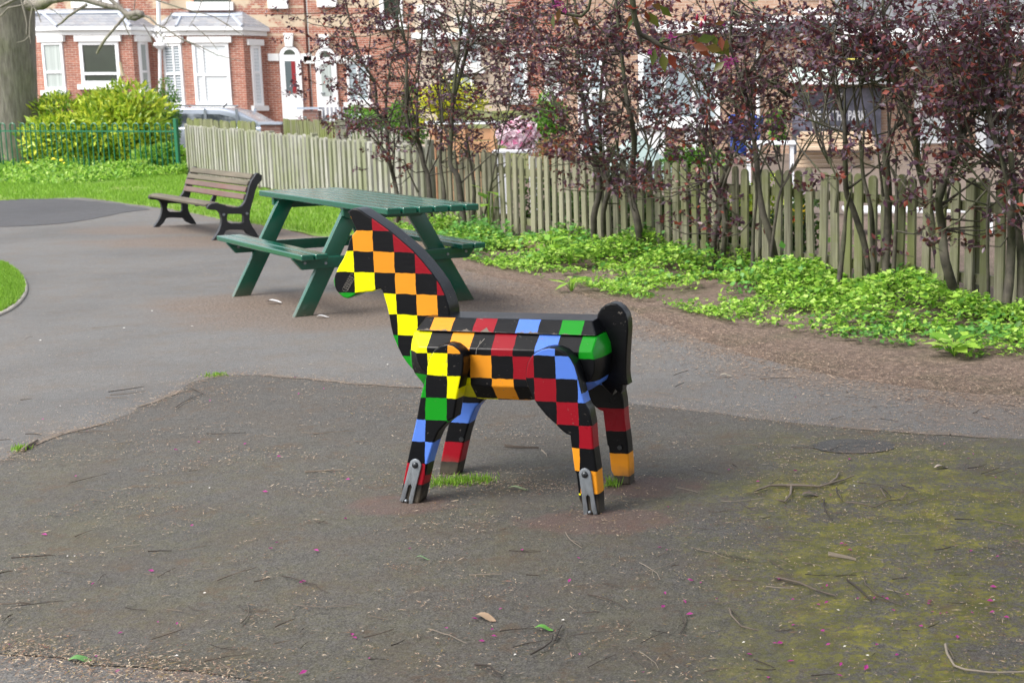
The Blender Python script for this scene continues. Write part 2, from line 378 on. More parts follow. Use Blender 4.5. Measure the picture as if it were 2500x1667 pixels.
patch = gp([(-200, 500), (0, 490), (60, 486), (130, 486), (210, 490), (300, 500), (370, 512), (300, 520), (230, 535), (130, 548), (60, 553), (-200, 560)])
# sandy crumbled joint between the path and the play surface
w_ = MB(); sm_ = wobble(seam, .035, .05, False)
for i in range(len(sm_)-1):
    a, c_ = sm_[i], sm_[i+1]
    if noise.noise(Vector((a[0]*2.1, a[1]*2.1, 9))) < .04: continue
    d_ = (c_-a)/np.linalg.norm(c_-a); nn_ = np.array([-d_[1], d_[0]]); h0 = .012+.022*abs(noise.noise(Vector((a[0]*3, a[1]*3, 1)))); h1 = .012+.022*abs(noise.noise(Vector((c_[0]*3, c_[1]*3, 1))))
    w_.add([(*(a-nn_*h0), .0065), (*(a+nn_*h0), .0065), (*(c_+nn_*h1), .0065), (*(c_-nn_*h1), .0065)], [(0, 3, 2, 1)])
M['sand'] = plain('sandy_joint', (.135, .112, .092), .95, .5, 14, .6)
tag(w_.build('tarmac_joint', M['sand'], smooth=False), kind='structure')
sheet('tarmac_patch', patch, .004, M['black'], .06, .2)
M['roundp'] = tarmac('round_tarmac', (.06, .059, .057), 0, .3, .3)
c0 = G(2085, 1092); sheet('round_patch', [(c0[0]+.17*math.cos(a*math.pi/14)*(1+.06*math.sin(3*a)), c0[1]+.12*math.sin(a*math.pi/14)) for a in range(28)], .0068, M['roundp'])
# lawn island with its concrete edging
isl = gp([(-500, 640), (-100, 640), (0, 645), (20, 652), (38, 666), (53, 682), (60, 700), (58, 718), (48, 734), (34, 748), (0, 768), (-100, 800), (-500, 870)])
islw = wobble(isl, .0, .1)
sheet('lawn_island', [tuple(p) for p in isl], .008, M['lawn'])
M['concrete'] = plain('old_concrete', (.36, .33, .29), .9, .25, 9, .5)
e = MB()
pts = [np.array(p) for p in isl]
sm = []
for i in range(1, len(pts)-2):
    for t in np.linspace(0, 1, 5)[:-1]:
        a, b_, c_, d_ = pts[i-1], pts[i], pts[i+1], pts[i+2]
        sm.append(.5*((2*b_)+(-a+c_)*t+(2*a-5*b_+4*c_-d_)*t*t+(-a+3*b_-3*c_+d_)*t**3))
for i in range(len(sm)-1):
    a, b_ = sm[i], sm[i+1]
    e.beam((a[0], a[1], -.005), (b_[0], b_[1], -.005), .045, .045, side=(0, 0, 1), bev=.008)
ko = e.build('kerb_edging', M['concrete']); tag(ko, kind='structure')

# ================================================================ HORSE
PAL = [(.84, .32, .02), (.3, .005, .015), (.1, .23, .76), (.006, .28, .012), (.86, .83, .0)]      # orange red blue green yellow
BLACK = (.003, .0035, .005)
def paint(name, u0, v0, su, sv, k0, mode=None, wear=0, shear=0., zlo=-1., zhi=9.):
    k = NT(name)
    wob = k.n.new('ShaderNodeVectorMath'); wob.operation = 'MULTIPLY_ADD'
    k.L(k.noise(22, 3, .6, out='Color'), wob.inputs[0]); wob.inputs[1].default_value = (.009, 0, .009); k.L(k.tc, wob.inputs[2])
    x, y, z = k.sep(wob.outputs[0])
    if shear: x = k.math('ADD', x, k.math('MULTIPLY', k.math('SUBTRACT', .5, z), shear))
    i = k.math('FLOOR', k.math('DIVIDE', k.math('SUBTRACT', x, u0+.0045), su)); j = k.math('FLOOR', k.math('DIVIDE', k.math('SUBTRACT', v0+.0045, z), sv))
    par = k.math('FLOORED_MODULO', k.math('ADD', i, j), 2.)
    kk = k.math('FLOORED_MODULO', k.math('ADD', k.math('ADD', k.math('DIVIDE', k.math('SUBTRACT', i, j), 2.), float(k0)), .1), 5.)
    col = k.ramp(k.math('DIVIDE', kk, 5.), [(n/5, c) for n, c in enumerate(PAL)], 'CONSTANT')
    wn_ = k.n.new('ShaderNodeTexWhiteNoise'); wn_.noise_dimensions = '2D'; k.L(k.comb(i, j, 0), wn_.inputs['Vector'])
    col = k.mix(k.math('MULTIPLY', wn_.outputs['Value'], .28), col, k.mix(1., col, (.62, .6, .58), 'MULTIPLY'))
    lum = k.noise(1, 4, .6, k.scale(k.tc, (9, 60, 60)))
    col = k.mix(k.math('MULTIPLY', lum, .3), col, k.mix(1., col, (.72, .72, .72), 'MULTIPLY'))
    isblack = k.math('MAXIMUM', k.math('MAXIMUM', k.math('GREATER_THAN', par, .5), k.math('LESS_THAN', z, zlo)), k.math('GREATER_THAN', z, zhi))
    geo = k.n.new('ShaderNodeTexCoord').outputs['Normal']; nx, ny, nz = k.sep(geo)
    if mode == 'head': isblack = k.math('MAXIMUM', isblack, k.math('MULTIPLY', k.math('LESS_THAN', k.math('ABSOLUTE', ny), .75), k.math('GREATER_THAN', k.math('ADD', nx, nz), -.1)))
    if mode == 'seat': isblack = k.math('MAXIMUM', isblack, k.math('GREATER_THAN', nz, .93))
    if mode == 'leg': isblack = k.math('MAXIMUM', isblack, k.math('MULTIPLY', k.math('LESS_THAN', k.math('ABSOLUTE', ny), .8), k.math('GREATER_THAN', z, .43)))
    if mode == 'black': isblack = 1.
    dust = k.math('MULTIPLY', k.step(k.noise(7, 6, .7), .5, .8), .5)
    blk = k.mix(dust, BLACK, (.009, .01, .014))
    c = k.mix(isblack, col, blk) if mode != 'black' else blk
    # scratches and chips down to the grey board
    chip = k.math('GREATER_THAN', k.math('ADD', k.noise(75, 4, .7), k.math('MULTIPLY', k.noise(8, 3, .6), .5)), .945)
    c = k.mix(k.math('MULTIPLY', chip, .7), c, (.2, .18, .16))
    rough = k.math('ADD', .2, k.math('MULTIPLY', k.noise(5, 5, .6), .22))
    if wear == 1:
        edge = k.math('LESS_THAN', z, k.math('ADD', .6065, k.math('MULTIPLY', k.math('POWER', k.noise(16, 4, .7, k.comb(x, 0, 0)), 3.), .05)))
        hump = k.math('LESS_THAN', k.math('ADD', k.math('ABSOLUTE', k.math('DIVIDE', k.math('ADD', x, .078), .022)), k.math('DIVIDE', k.math('SUBTRACT', z, .606), .02)), 1.)
        edge = k.math('MULTIPLY', k.math('MAXIMUM', edge, hump), k.math('LESS_THAN', nz, .93))
        c = k.mix(edge, c, (.17, .145, .12)); rough = k.mix(edge, rough, (.8, .8, .8))
    if wear == 2:
        low = k.math('MULTIPLY', k.math('SUBTRACT', 1, k.step(k.math('ADD', z, k.math('MULTIPLY', k.noise(14, 5, .7), .06)), .05, .12)), .8)
        c = k.mix(low, c, k.mix(k.noise(30, 4), (.03, .026, .02), (.12, .1, .075)))
        rough = k.mix(low, rough, (.75, .75, .75))
    k.set(c, rough, spec=.24)
    k.bump(k.math('ADD', k.math('MULTIPLY', k.noise(1, 3, .6, k.scale(k.tc, (14, 90, 90))), .6), k.math('MULTIPLY', isblack, .25) if mode != 'black' else .0), .35, .0022)
    return k.m
hyaw = R(-12.5)
horse = thing('toy_horse', 'wooden play horse painted in black and bright multicoloured checks, standing on the tarmac', 'play horse', (-.898, 4.668, 0), hyaw)
NF = [(-0.2597, 0.4671), (-0.2569, 0.4983), (-0.248, 0.5277), (-0.2268, 0.5574), (-0.2019, 0.5747), (-0.1776, 0.5805), (-0.1538, 0.5755), (-0.1328, 0.5606), (-0.1218, 0.5425), (-0.1195, 0.5158), (-0.1225, 0.4868), (-0.1295, 0.4659), (-0.1401, 0.424), (-0.1506, 0.3828), (-0.164, 0.3188), (-0.1766, 0.3123), (-0.1995, 0.2932), (-0.2237, 0.2677), (-0.2383, 0.2396), (-0.2432, 0.2287), (-0.2679, 0.1596), (-0.2841, 0.1012), (-0.3051, 0.0207), (-0.3113, 0.003), (-0.3817, 0.003), (-0.3771, 0.0402), (-0.3686, 0.0751), (-0.3488, 0.1532), (-0.3268, 0.2331), (-0.3051, 0.3102), (-0.2871, 0.3866), (-0.267, 0.4522)]
NR = [(0.1056, 0.47), (0.1074, 0.4962), (0.1147, 0.5248), (0.1277, 0.547), (0.1464, 0.5641), (0.1693, 0.5752), (0.1943, 0.5804), (0.2212, 0.5792), (0.2477, 0.5685), (0.2695, 0.549), (0.2857, 0.5203), (0.2967, 0.4818), (0.3058, 0.4389), (0.3155, 0.4002), (0.3231, 0.3841), (0.333, 0.3684), (0.3365, 0.3468), (0.3407, 0.3208), (0.3441, 0.2444), (0.3534, 0.1656), (0.3585, 0.0818), (0.3595, 0.0152), (0.36, 0.003), (0.306, 0.003), (0.2937, 0.0424), (0.2872, 0.0554), (0.2797, 0.1439), (0.274, 0.1525), (0.2651, 0.236), (0.2609, 0.2776), (0.2483, 0.2814), (0.2306, 0.2937), (0.2108, 0.3134), (0.1777, 0.3418), (0.147, 0.3777), (0.1298, 0.4054), (0.1179, 0.4312), (0.1095, 0.4527)]
HD = [(-0.631, 1.0114), (-0.6255, 1.0213), (-0.6144, 1.0259), (-0.5973, 1.0252), (-0.5806, 1.0174), (-0.5617, 1.0051), (-0.5286, 0.9858), (-0.4815, 0.9543), (-0.4349, 0.9179), (-0.3884, 0.8797), (-0.3516, 0.841), (-0.3151, 0.7969), (-0.288, 0.7593), (-0.2683, 0.7169), (-0.2587, 0.6856), (-0.255, 0.6608), (-0.256, 0.6177), (-0.2628, 0.4898), (-0.3239, 0.4093), (-0.3726, 0.4167), (-0.4011, 0.435), (-0.4291, 0.4644), (-0.4475, 0.4901), (-0.4653, 0.5263), (-0.4805, 0.565), (-0.4872, 0.5969), (-0.4928, 0.638), (-0.4992, 0.6744), (-0.5054, 0.6971), (-0.5106, 0.7174), (-0.5158, 0.731), (-0.5219, 0.7367), (-0.5328, 0.7356), (-0.553, 0.7255), (-0.5778, 0.7235), (-0.6028, 0.7196), (-0.6221, 0.7123), (-0.6386, 0.7027), (-0.6538, 0.6977), (-0.671, 0.7018), (-0.6853, 0.7129), (-0.697, 0.7255), (-0.7043, 0.7446), (-0.7055, 0.7652), (-0.6982, 0.7859), (-0.6815, 0.816), (-0.6624, 0.8437), (-0.6501, 0.8666), (-0.6408, 0.8895), (-0.6346, 0.9099), (-0.6211, 0.9305), (-0.6054, 0.9456), (-0.6108, 0.9622), (-0.6203, 0.9845), (-0.6286, 1.0024)]
TL = [(0.2934, 0.6518), (0.2961, 0.6667), (0.3077, 0.6855), (0.3253, 0.6999), (0.3465, 0.7068), (0.3674, 0.7037), (0.3861, 0.6902), (0.4009, 0.6697), (0.4072, 0.6441), (0.4081, 0.6147), (0.4045, 0.5739), (0.3995, 0.5181), (0.3972, 0.4622), (0.3989, 0.4361), (0.4031, 0.4168), (0.3923, 0.4142), (0.3827, 0.4149), (0.3816, 0.398), (0.3755, 0.3835), (0.364, 0.3879), (0.3547, 0.3987), (0.3486, 0.3872), (0.3437, 0.3769), (0.3293, 0.3883), (0.3067, 0.4099), (0.289, 0.4768), (0.2918, 0.5888)]
BP = [(-0.3533, 0.6005), (0.3273, 0.605), (0.3435, 0.567), (0.3471, 0.5267), (0.3411, 0.4711), (0.325, 0.4335), (0.2958, 0.4137), (0.2648, 0.4031), (0.0698, 0.3676), (-0.1037, 0.3651), (-0.2551, 0.3797), (-0.3264, 0.4074), (-0.3608, 0.448), (-0.3743, 0.4856), (-0.3751, 0.5274), (-0.3649, 0.5694)]
BQ = [(-0.3154, 0.553), (0.3249, 0.5579), (0.3309, 0.5392), (0.3334, 0.5175), (0.3311, 0.4884), (0.3208, 0.4661), (0.3036, 0.4507), (0.2768, 0.4394), (0.0995, 0.4255), (-0.0711, 0.4234), (-0.2083, 0.4299), (-0.2707, 0.4499), (-0.3053, 0.4748), (-0.32, 0.5005), (-0.3248, 0.5228), (-0.3227, 0.5415)]
LT = .065
YB0, YB1, YF = .065, .38, .38
def hleg(poly, y0, mat): return wn(fixn(MB().prism(poly, y0, y0+LT, .007).build('leg', mat, horse, ang=80)))
lf = hleg(NF, 0, paint('front_leg_checks', -.3394, .627, .08, .0795, -1, mode='leg', wear=2, shear=.06, zlo=.077))
lr = hleg(NR, 0, paint('rear_leg_checks', -.018, .6325, .078, .0795, 1, mode='leg', wear=2, zlo=.074))
lff = hleg([(a-.03, b) for a, b in NF], YF, paint('far_front_leg_bands', -10, .2865, 20, .077, 2, wear=2))
lfr = hleg([(a-.011, b) for a, b in NR], YF, paint('far_rear_leg_bands', -10, .2915, 20, .085, 1, wear=2))
# the barrel of the body: a bevelled block with rounded ends
b = MB(); n = len(BP)
lay = [(YB0, BQ), (YB0+.05, BP), (YB1-.05, BP), (YB1, BQ)]
vs_ = [(x, y, z) for y, Lq in lay for x, z in Lq]; fs_ = []
for kq in range(3):
    for j in range(n): fs_.append((kq*n+j, kq*n+(j+1) % n, (kq+1)*n+(j+1) % n, (kq+1)*n+j))
fs_ += [tuple(range(n)), tuple(3*n+j for j in range(n))]
b.add(vs_, fs_); body = fixn(b.build('body', paint('body_checks', -.3652, .614, .0802, .081, -1), horse, ang=27))
bv = body.modifiers.new('bevel', 'BEVEL'); bv.width = .0035; bv.segments = 2; bv.limit_method = 'ANGLE'; bv.angle_limit = R(30)
b = MB()
zb = .6055
b.add([(-.345, .105, zb), (.328, .105, zb+.002), (.328, .34, zb+.002), (-.345, .34, zb), (-.325, .152, .6475), (.298, .152, .6525), (.298, .298, .6525), (-.325, .298, .6475)],
      [(0, 3, 2, 1), (4, 5, 6, 7), (0, 1, 5, 4), (1, 2, 6, 5), (2, 3, 7, 6), (3, 0, 4, 7)])
seat = fixn(b.build('seat', paint('seat_checks', -.3725, .6055, .0805, 5., -1, mode='seat', wear=1), horse, ang=80))
seat.modifiers.new('bevel', 'BEVEL').width = .004; seat.modifiers['bevel'].segments = 3; wn(seat)
# row of checks on the seat runs one step behind the body row: orange, red, blue, green on the odd columns
hd = fixn(MB().prism(HD, .2425-.045, .2425+.045, .006).build('head', paint('head_checks', -.7008, 1.0224, .08, .0755, 0, mode='head', zhi=1.0), horse, ang=80)); wn(hd)
tl = fixn(MB().prism(TL, .2125, .2725, .007).build('tail', paint('tail_black', 0, 0, 1, 1, 0, mode='black'), horse, ang=80)); wn(tl)
k = NT('galvanised_steel'); g = k.noise(18, 5, .7)
k.set(k.mix(g, (.17, .19, .21), (.36, .39, .42)), k.math('ADD', .38, k.math('MULTIPLY', g, .3)), .85); k.bump(k.noise(60, 4), .2, .002); M['steel'] = k.m
M['darkmetal'] = plain('dark_bolt', (.06, .065, .07), .35, .3, 20, .1, .8)
M['ironblack'] = plain('black_cast_iron', (.018, .019, .023), .45, .5, 12, .3, 0, 90)
def bracket(leg, x0, z0, x1, z1, y):                    # top bolt at (x0,z0), foot at (x1,z1)
    a = Vector((x0, 0, z0)); d = (Vector((x1, 0, z1))-a); L = d.length; d.normalize(); s_ = Vector((d.z, 0, -d.x))
    W = .022
    def q(u, v): p = a+d*v+s_*u; return (p.x, p.z)
    P = [q(W*math.cos(t), -W*math.sin(t)) for t in np.linspace(0, math.pi, 9)]
    P += [q(-W, L*.55), q(-W*1.12, L), q(-W*.5, L), q(-W*.3, L*.86), q(-W*.3, L*.55), q(0, L*.5), q(W*.3, L*.55), q(W*.3, L*.86), q(W*.5, L), q(W*1.12, L), q(W, L*.55)]
    o = fixn(MB().prism(P, y-.007, y-.001, .0018).build('foot_bracket', M['steel'], leg, ang=50))
    for (u, v, r_) in ((0, 0, .0115), (0, L*.93, .006)):
        c = a+d*v; bb = MB(); prof = [(r_, 0), (r_, .003), (r_*.8, .006), (r_*.4, .008), (0.0005, .0085)]
        rings = [[(c.x+pr*math.cos(t), y-.007-h, c.z+pr*math.sin(t)) for t in np.linspace(0, 2*math.pi, 14)[:-1]] for pr, h in prof]
        nn = 13; bb.add([p for r2 in rings for p in r2], [(i*nn+j, i*nn+(j+1) % nn, (i+1)*nn+(j+1) % nn, (i+1)*nn+j) for i in range(4) for j in range(nn)])
        fixn(bb.build('bolt', M['darkmetal'] if v == 0 else M['steel'], leg, ang=60))
bracket(lf, -.3133, .1455, -.3570, .004, 0)
bracket(lr, .3140, .1455, .3300, .004, 0)
for leg, cx_, cz_ in ((lff, -.3133, .1455), (lfr, .314, .1455)):
    bb = MB(); bb.tube([(cx_, YF-.006, cz_), (cx_, YF+.001, cz_)], .009, 12); bb.build('bolt', M['darkmetal'], leg)

# looping scratches on the muzzle
b = MB(); q = []
for i in range(46):
    t = i/45; q.append((-.662+.035*t+.012*math.cos(i*.95), .1975-.0006, .728+.055*t+.010*math.sin(i*.95)))
b.tube(q, .00035, 4); b.build('scratch_marks', M['concrete'], hd)
b = MB(); b.tube([(-.085, .0735, .583), (-.088, .068, .57), (-.098, .0655, .553), (-.1, .0645, .535)], .001, 4); b.tube([(-.07, .076, .59), (-.086, .07, .572)], .0009, 4); b.build('scratch_marks', M['concrete'], body)
# ================================================================ PICNIC TABLE
k = NT('green_gloss_paint'); g = k.noise(3, 4); x, y, z = k.sep(); foot = k.math('SUBTRACT', 1, k.step(k.math('ADD', z, k.math('MULTIPLY', k.noise(12, 5, .7), .08)), .05, .16)); dirt = k.math('MAXIMUM', k.math('MULTIPLY', foot, .55), k.math('MULTIPLY', k.step(k.noise(5, 7, .8), .56, .72), .22))
k.set(k.mix(dirt, k.mix(g, (.002, .07, .042), (.004, .09, .055)), (.09, .085, .06)), k.math('ADD', .16, k.math('MULTIPLY', k.noise(9, 4), .12)), coat=.3)
k.bump(k.noise(1, 3, .5, k.scale(k.tc, (60, 3, 60))), .05, .001); M['green'] = k.m
ta = R(37.83)
tb = thing('picnic_table', 'dark green gloss-painted picnic table with two attached seats, behind the checked horse', 'picnic table', (-2.96, 10.02, 0), ta)
# local frame: x across, y along (far is +y)
tw, tl_, toff, th = .645, 2.39, -.268, .75
b = MB(); npk = 6; pw = tw/npk
for i in range(npk): b.box((-tw/2+pw*(i+.5), toff, th-.021), (pw-.012, tl_, .042), bev=.006)
fixn(b.build('tabletop', M['green'], tb, ang=30))
for sgn in (-1, 1):
    b = MB()
    for q in (.55, .645):
        b.box((sgn*(q-.03), .025, .43-.019), (.085, 1.77, .038), bev=.006)
    fixn(b.build('seat', M['green'], tb, ang=30))
for ya in (-.633, .633):
    yo = .047 if ya > 0 else -.047
    fixn(MB().prism([(-.30, .708), (.30, .708), (.30, .655), (.25, .63), (-.25, .63), (-.30, .655)], ya+yo*1.0-.022, ya+yo*1.0+.022, .004).build('top_bearer', M['green'], tb, ang=30))
    fixn(MB().prism([(-.66, .391), (.66, .391), (.60, .315), (-.60, .315)], ya+yo-.022, ya+yo+.022, .004).build('seat_bearer', M['green'], tb, ang=30))
    for sgn in (-1, 1):
        f0 = sgn*.655; t0 = sgn*.27; wd = .125
        P = [(f0, .0), (f0-sgn*wd, .0), (t0-sgn*wd, .706), (t0, .706)]
        leg = fixn(MB().prism(P, ya-.024, ya+.024, .005).build('leg', M['green'], tb, ang=30))
    for (bx, bz) in ((-.26, .68), (.26, .68), (-.44, .35), (.44, .35), (-.58, .36), (.58, .36)):
        yy = ya+yo*1.0-.022*1.05
        MB().tube([(bx, ya+yo-.028, bz), (bx, ya+yo-.02, bz)], .009, 10).build('bolt', M['steel'], tb)
fixn(MB().beam((0, -.56, .68), (0, .56, .68), .05, .07, bev=.004).build('centre_rail', M['green'], tb, ang=30))

# ================================================================ BENCH
ba = R(38.95)
bn = thing('park_bench', 'weathered slatted bench with black cast iron ends, on the edge of the lawn', 'bench', (-6.138, 15.346, 0), ba)
bsh = np.array([math.cos(ba), math.sin(ba), 0]); bls = np.array([-math.sin(ba), math.cos(ba), 0]); bc = np.array([-6.138, 15.346, 0]); BL = 2.119
def bz(px, py):                                           # photo point -> near end plane of the bench (across, up)
    d = ray(px, py); c = bc-bls*BL/2; t = ((c-C0)@bls)/(d@bls); p = C0+t*d-c; return (float(p@bsh), float(p[2]))
ol = [(820, 572), (814, 548), (830, 525), (862, 510), (905, 505), (960, 516), (1020, 537), (1080, 552), (1140, 551), (1180, 533), (1210, 492), (1235, 420), (1258, 330), (1280, 270), (1330, 192), (1355, 185), (1393, 212), (1392, 265), (1368, 285), (1345, 320), (1322, 380), (1310, 440), (1290, 510), (1268, 590), (1262, 680), (1282, 740), (1320, 795), (1362, 865),
      (1305, 865), (1240, 835), (1208, 793), (1130, 790), (1050, 790), (1010, 798), (985, 845), (930, 900), (868, 912), (900, 855), (935, 800), (957, 740), (966, 680), (952, 620), (930, 592), (895, 578), (855, 580)]
pr = [bz(320+a/4.356, 380+b/4.356) for a, b in ol]
pr = [(a, max(0.0, c)) for a, c in pr]
hole = [bz(320+a/4.356, 380+b/4.356) for a, b in [(1030, 622), (1190, 622), (1198, 650), (1195, 705), (1175, 722), (1060, 722), (1030, 705), (1020, 670)]]
mid = bz(320+1110/4.356, 380+552/4.356)
def bend_end(y0, y1, name):
    # outer ring + hole as quads strips: fill with triangle_fill
    bm = bmesh.new()
    def ring(P, y): 
        v = [bm.verts.new((a, y, c)) for a, c in P]; return v, [bm.edges.new((v[i], v[(i+1) % len(v)])) for i in range(len(v))]
    caps = []
    for y in (y0, y1):
        v1, e1 = ring(pr, y); v2, e2 = ring(hole, y)
        bmesh.ops.triangle_fill(bm, edges=e1+e2, use_beauty=True); caps.append((v1, v2))
    for a, c in ((caps[0][0], caps[1][0]), (caps[0][1], caps[1][1])):
        for i in range(len(a)):
            j = (i+1) % len(a); bm.faces.new((a[i], a[j], c[j], c[i]))
    bmesh.ops.recalc_face_normals(bm, faces=bm.faces)
    me = bpy.data.meshes.new(name); bm.to_mesh(me); bm.free(); me.materials.append(M['ironblack'])
    o = bpy.data.objects.new(name, me); COL.objects.link(o); o.parent = bn
    me.polygons.foreach_set('use_smooth', [True]*len(me.polygons)); me.set_sharp_from_angle(angle=R(40))
    mo = o.modifiers.new('bevel', 'BEVEL'); mo.width = .004; mo.segments = 2; mo.limit_method = 'ANGLE'; mo.angle_limit = R(50)
    return o
for ys in (-1, 1):
    y = ys*BL/2
    eo = bend_end(y-.0, y+.055*(-ys), 'end_frame') if ys < 0 else bend_end(y-.055, y, 'end_frame')
    if ys < 0:
        for (a, c) in ((985, 628), (1232, 616)):
            q = bz(320+a/4.356, 380+c/4.356); MB().tube([(q[0], y-.008, q[1]), (q[0], y+.002, q[1])], .014, 10).build('bolt', M['steel'], eo)
M['slat'] = woodmat('old_slat', (.19, .155, .115), (.07, .056, .043), (.11, .11, .065), .35, 'y')
M['redslat'] = woodmat('reddish_slat', (.19, .095, .08), (.1, .045, .04), (.14, .12, .1), .5, 'y')
for idx, (a0, b0, a1, b1) in enumerate([(1330, 205, 1305, 250), (1292, 275, 1272, 318), (1268, 340, 1252, 388), (1246, 420, 1232, 468)]):
    p, q = bz(320+a0/4.356, 380+b0/4.356), bz(320+a1/4.356, 380+b1/4.356)
    cx_, cz_ = (p[0]+q[0])/2-.012, (p[1]+q[1])/2; ang = math.atan2(p[1]-q[1], p[0]-q[0]); L_ = math.hypot(p[0]-q[0], p[1]-q[1])
    fixn(MB().box((cx_, 0, cz_), (L_+.012, BL-.1, .03), ry=-ang, bev=.005).build('back_slat', M['slat' if idx < 2 else 'redslat'], bn, ang=30))
for (a, c, tilt) in ((850, 530, .25), (915, 522, -.05), (985, 540, -.18), (1060, 560, -.15), (1130, 566, .0)):
    q = bz(320+a/4.356, 380+c/4.356)
    fixn(MB().box((q[0], 0, q[1]+.004), (.078, BL-.1, .03), ry=-tilt, bev=.005).build('seat_slat', M['slat'], bn, ang=30))
q = bz(320+1248/4.356, 380+430/4.356); q2 = bz(320+1130/4.356, 380+575/4.356)
fixn(MB().prism([(q[0]+.0, q[1]), (q[0]+.03, q[1]), (q2[0]+.1, q2[1]-.0), (q2[0]-.1, q2[1]-.02), (q2[0]-.1, q2[1]-.0), (q2[0]+.06, q2[1]+.02)], -.02, .02).build('middle_strap', M['ironblack'], bn))

# ================================================================ FENCES
M['picket'] = woodmat('weathered_picket', (.3, .285, .26), (.14, .13, .11), (.13, .15, .05), .75)
M['pickgrad'] = woodmat('mossy_picket_run', (.3, .285, .2), (.105, .1, .07), (.12, .14, .035), .8, gradx=True)
M['pickgreen'] = woodmat('mossy_picket', (.24, .24, .14), (.1, .105, .06), (.15, .18, .04), .9)
M['palepick'] = woodmat('pale_picket', (.47, .455, .415), (.2, .19, .16), (.18, .2, .08), .6)
def picket_fence(name, label, P0, P1, H0, H1, pitch, wid, mat, round_=True, th=.022, group=None, posts=2.4, gap_jit=.1, lean=.018, z0=0., cat='picket fence', hjit=.02, hump=0.):
    P0, P1 = Vector((*P0[:2], 0)), Vector((*P1[:2], 0)); d = P1-P0; L = d.length; d.normalize(); nrm_ = Vector((-d.y, d.x, 0))
    root = thing(name, label, cat, tuple(P0), math.atan2(d.y, d.x), group); n = int(L/pitch); b = MB()
    seg = 0
    for i in range(n):
        s_ = (i+.5)*pitch+random.uniform(-1, 1)*pitch*gap_jit*.5; t = s_/L; Hh = H0+(H1-H0)*t+random.uniform(-1, 1)*hjit+hump*math.sin(s_*1.3)
        w2 = wid/2*(1+random.uniform(-.13, .1)); ln = random.gauss(0, lean)
        zb_ = .03+random.uniform(0, .02)
        arc = [(w2*math.cos(a), (Hh-w2)+w2*math.sin(a)) for a in np.linspace(0, math.pi, 7)] if round_ else [(w2, Hh), (-w2, Hh)]
        P = [(-w2, zb_), (w2, zb_)]+arc
        P = [(s_+x+z*ln, z+z0) for x, z in P]
        yo = random.uniform(-.003, .003)
        b.prism(P, -th/2+yo, th/2+yo)
        if (i+1) % 60 == 0 or i == n-1:
            fixn(b.build('picket_panel', mat, root, ang=30)); b = MB()
    for hz_ in (.2, .78):
        zz = z0+H0*hz_; zz1 = z0+H1*hz_
        fixn(MB().beam((0, .045, zz), (L, .045, zz1), .07, .04, side=(0, 0, 1)).build('rail', mat, root, ang=30))
    kx = posts*.5
    while kx < L:
        fixn(MB().box((kx, .11, z0+H0*.48), (.09, .09, H0*.96), bev=.006).build('post', mat, root, ang=30)); kx += posts
    return root
A_ = np.array([-2.335, 14.294]); B_ = np.array([1.383, 9.713]); dAB = (B_-A_)/np.linalg.norm(B_-A_)
C_ = np.array([-8.173, 23.015]); dCA = (A_-C_)/np.linalg.norm(A_-C_); D_ = np.array([-11.35, 27.85])
picket_fence('picket_fence', 'greenish mossy picket fence behind the purple shrubs on the right', A_, A_+dAB*8.2, .875, .865, .139, .078, M['pickgrad'])
picket_fence('picket_fence', 'long pale grey weathered picket fence behind the bench and table', D_, C_+dCA*7.9, 1.0, .885, .215, .118, M['palepick'], lean=.008, th=.035)
picket_fence('picket_fence', 'short mossy run of pickets behind the near end of the picnic table', C_+dCA*7.92, A_-dAB*.02, .885, .875, .165, .092, M['pickgrad'])
# further garden fences
def at2(px, py, Y): p = AT(px, py, Y); return p
def fence_between(name, label, x0, t0, Y0, x1, t1, Y1, pitch, wid, mat, **kw):
    a = AT(x0, t0, Y0); c = AT(x1, t1, Y1)
    return picket_fence(name, label, a, c, a[2], c[2], pitch, wid, mat, **kw)
fence_between('garden_fence', 'low yellow-green close boarded fence in front of the silver car', 455, 290, 31, 625, 298, 29.5, .125, .13, M['pickgreen'], hjit=.02)
fence_between('garden_fence', 'yellow-green narrow boarded fence below the arched white door', 690, 292, 31, 835, 297, 26, .2, .15, M['pickgreen'], round_=False)
fence_between('garden_fence', 'pale open picket fence beneath the low purple branch', 850, 315, 26, 990, 318, 23, .24, .11, M['palepick'])
fixn(tag(MB().box(tuple((AT(838, 330, 26.2)*np.array([1, 1, 0])+np.array([0, 0, .55])).tolist()), (.24, .24, 1.12), bev=.02).build('fence_post', M['picket']), 'thick grey square post between two garden fences', 'fence post'))
fence_between('garden_fence', 'mossy horizontal-railed panel fence behind the pink flower display', 1080, 268, 27, 1340, 272, 25, .3, .29, M['pickgreen'], round_=False)
# bow topped railings
k = NT('green_railing'); k.set((.005, .13, .062), .35, coat=.2); M['rail'] = k.m
ra, rb = Vector((-11.55, 27.9, 0)), Vector((-15.75, 29.15, 0)); rd = (rb-ra); RL = rd.length; rd.normalize()
rail = thing('bow_top_railing', 'green metal bow-topped railing in front of the big laurel bush', 'railing', tuple(ra), math.atan2(rd.y, rd.x))
Hr = 1.02; sp = .128; nb = int((RL-.1)/sp/2)
for i in range(nb+12):
    x0 = .12+i*2*sp; b = MB()
    arc = [(x0+sp/2-sp/2*math.cos(a), 0, Hr-sp/2+sp/2*math.sin(a)) for a in np.linspace(0, math.pi, 9)]
    b.tube([(x0, 0, .03)]+arc+[(x0+sp, 0, .03)], .0125, 6); b.build('hoop', M['rail'], rail)
for z in (.12, .86): MB().box(((RL+3)/2, 0, z), (RL+3, .012, .028)).build('rail', M['rail'], rail)
for x in (0, RL+.08): fixn(MB().box((x, 0, .55), (.075, .075, 1.12), bev=.006).build('post', M['rail'], rail))
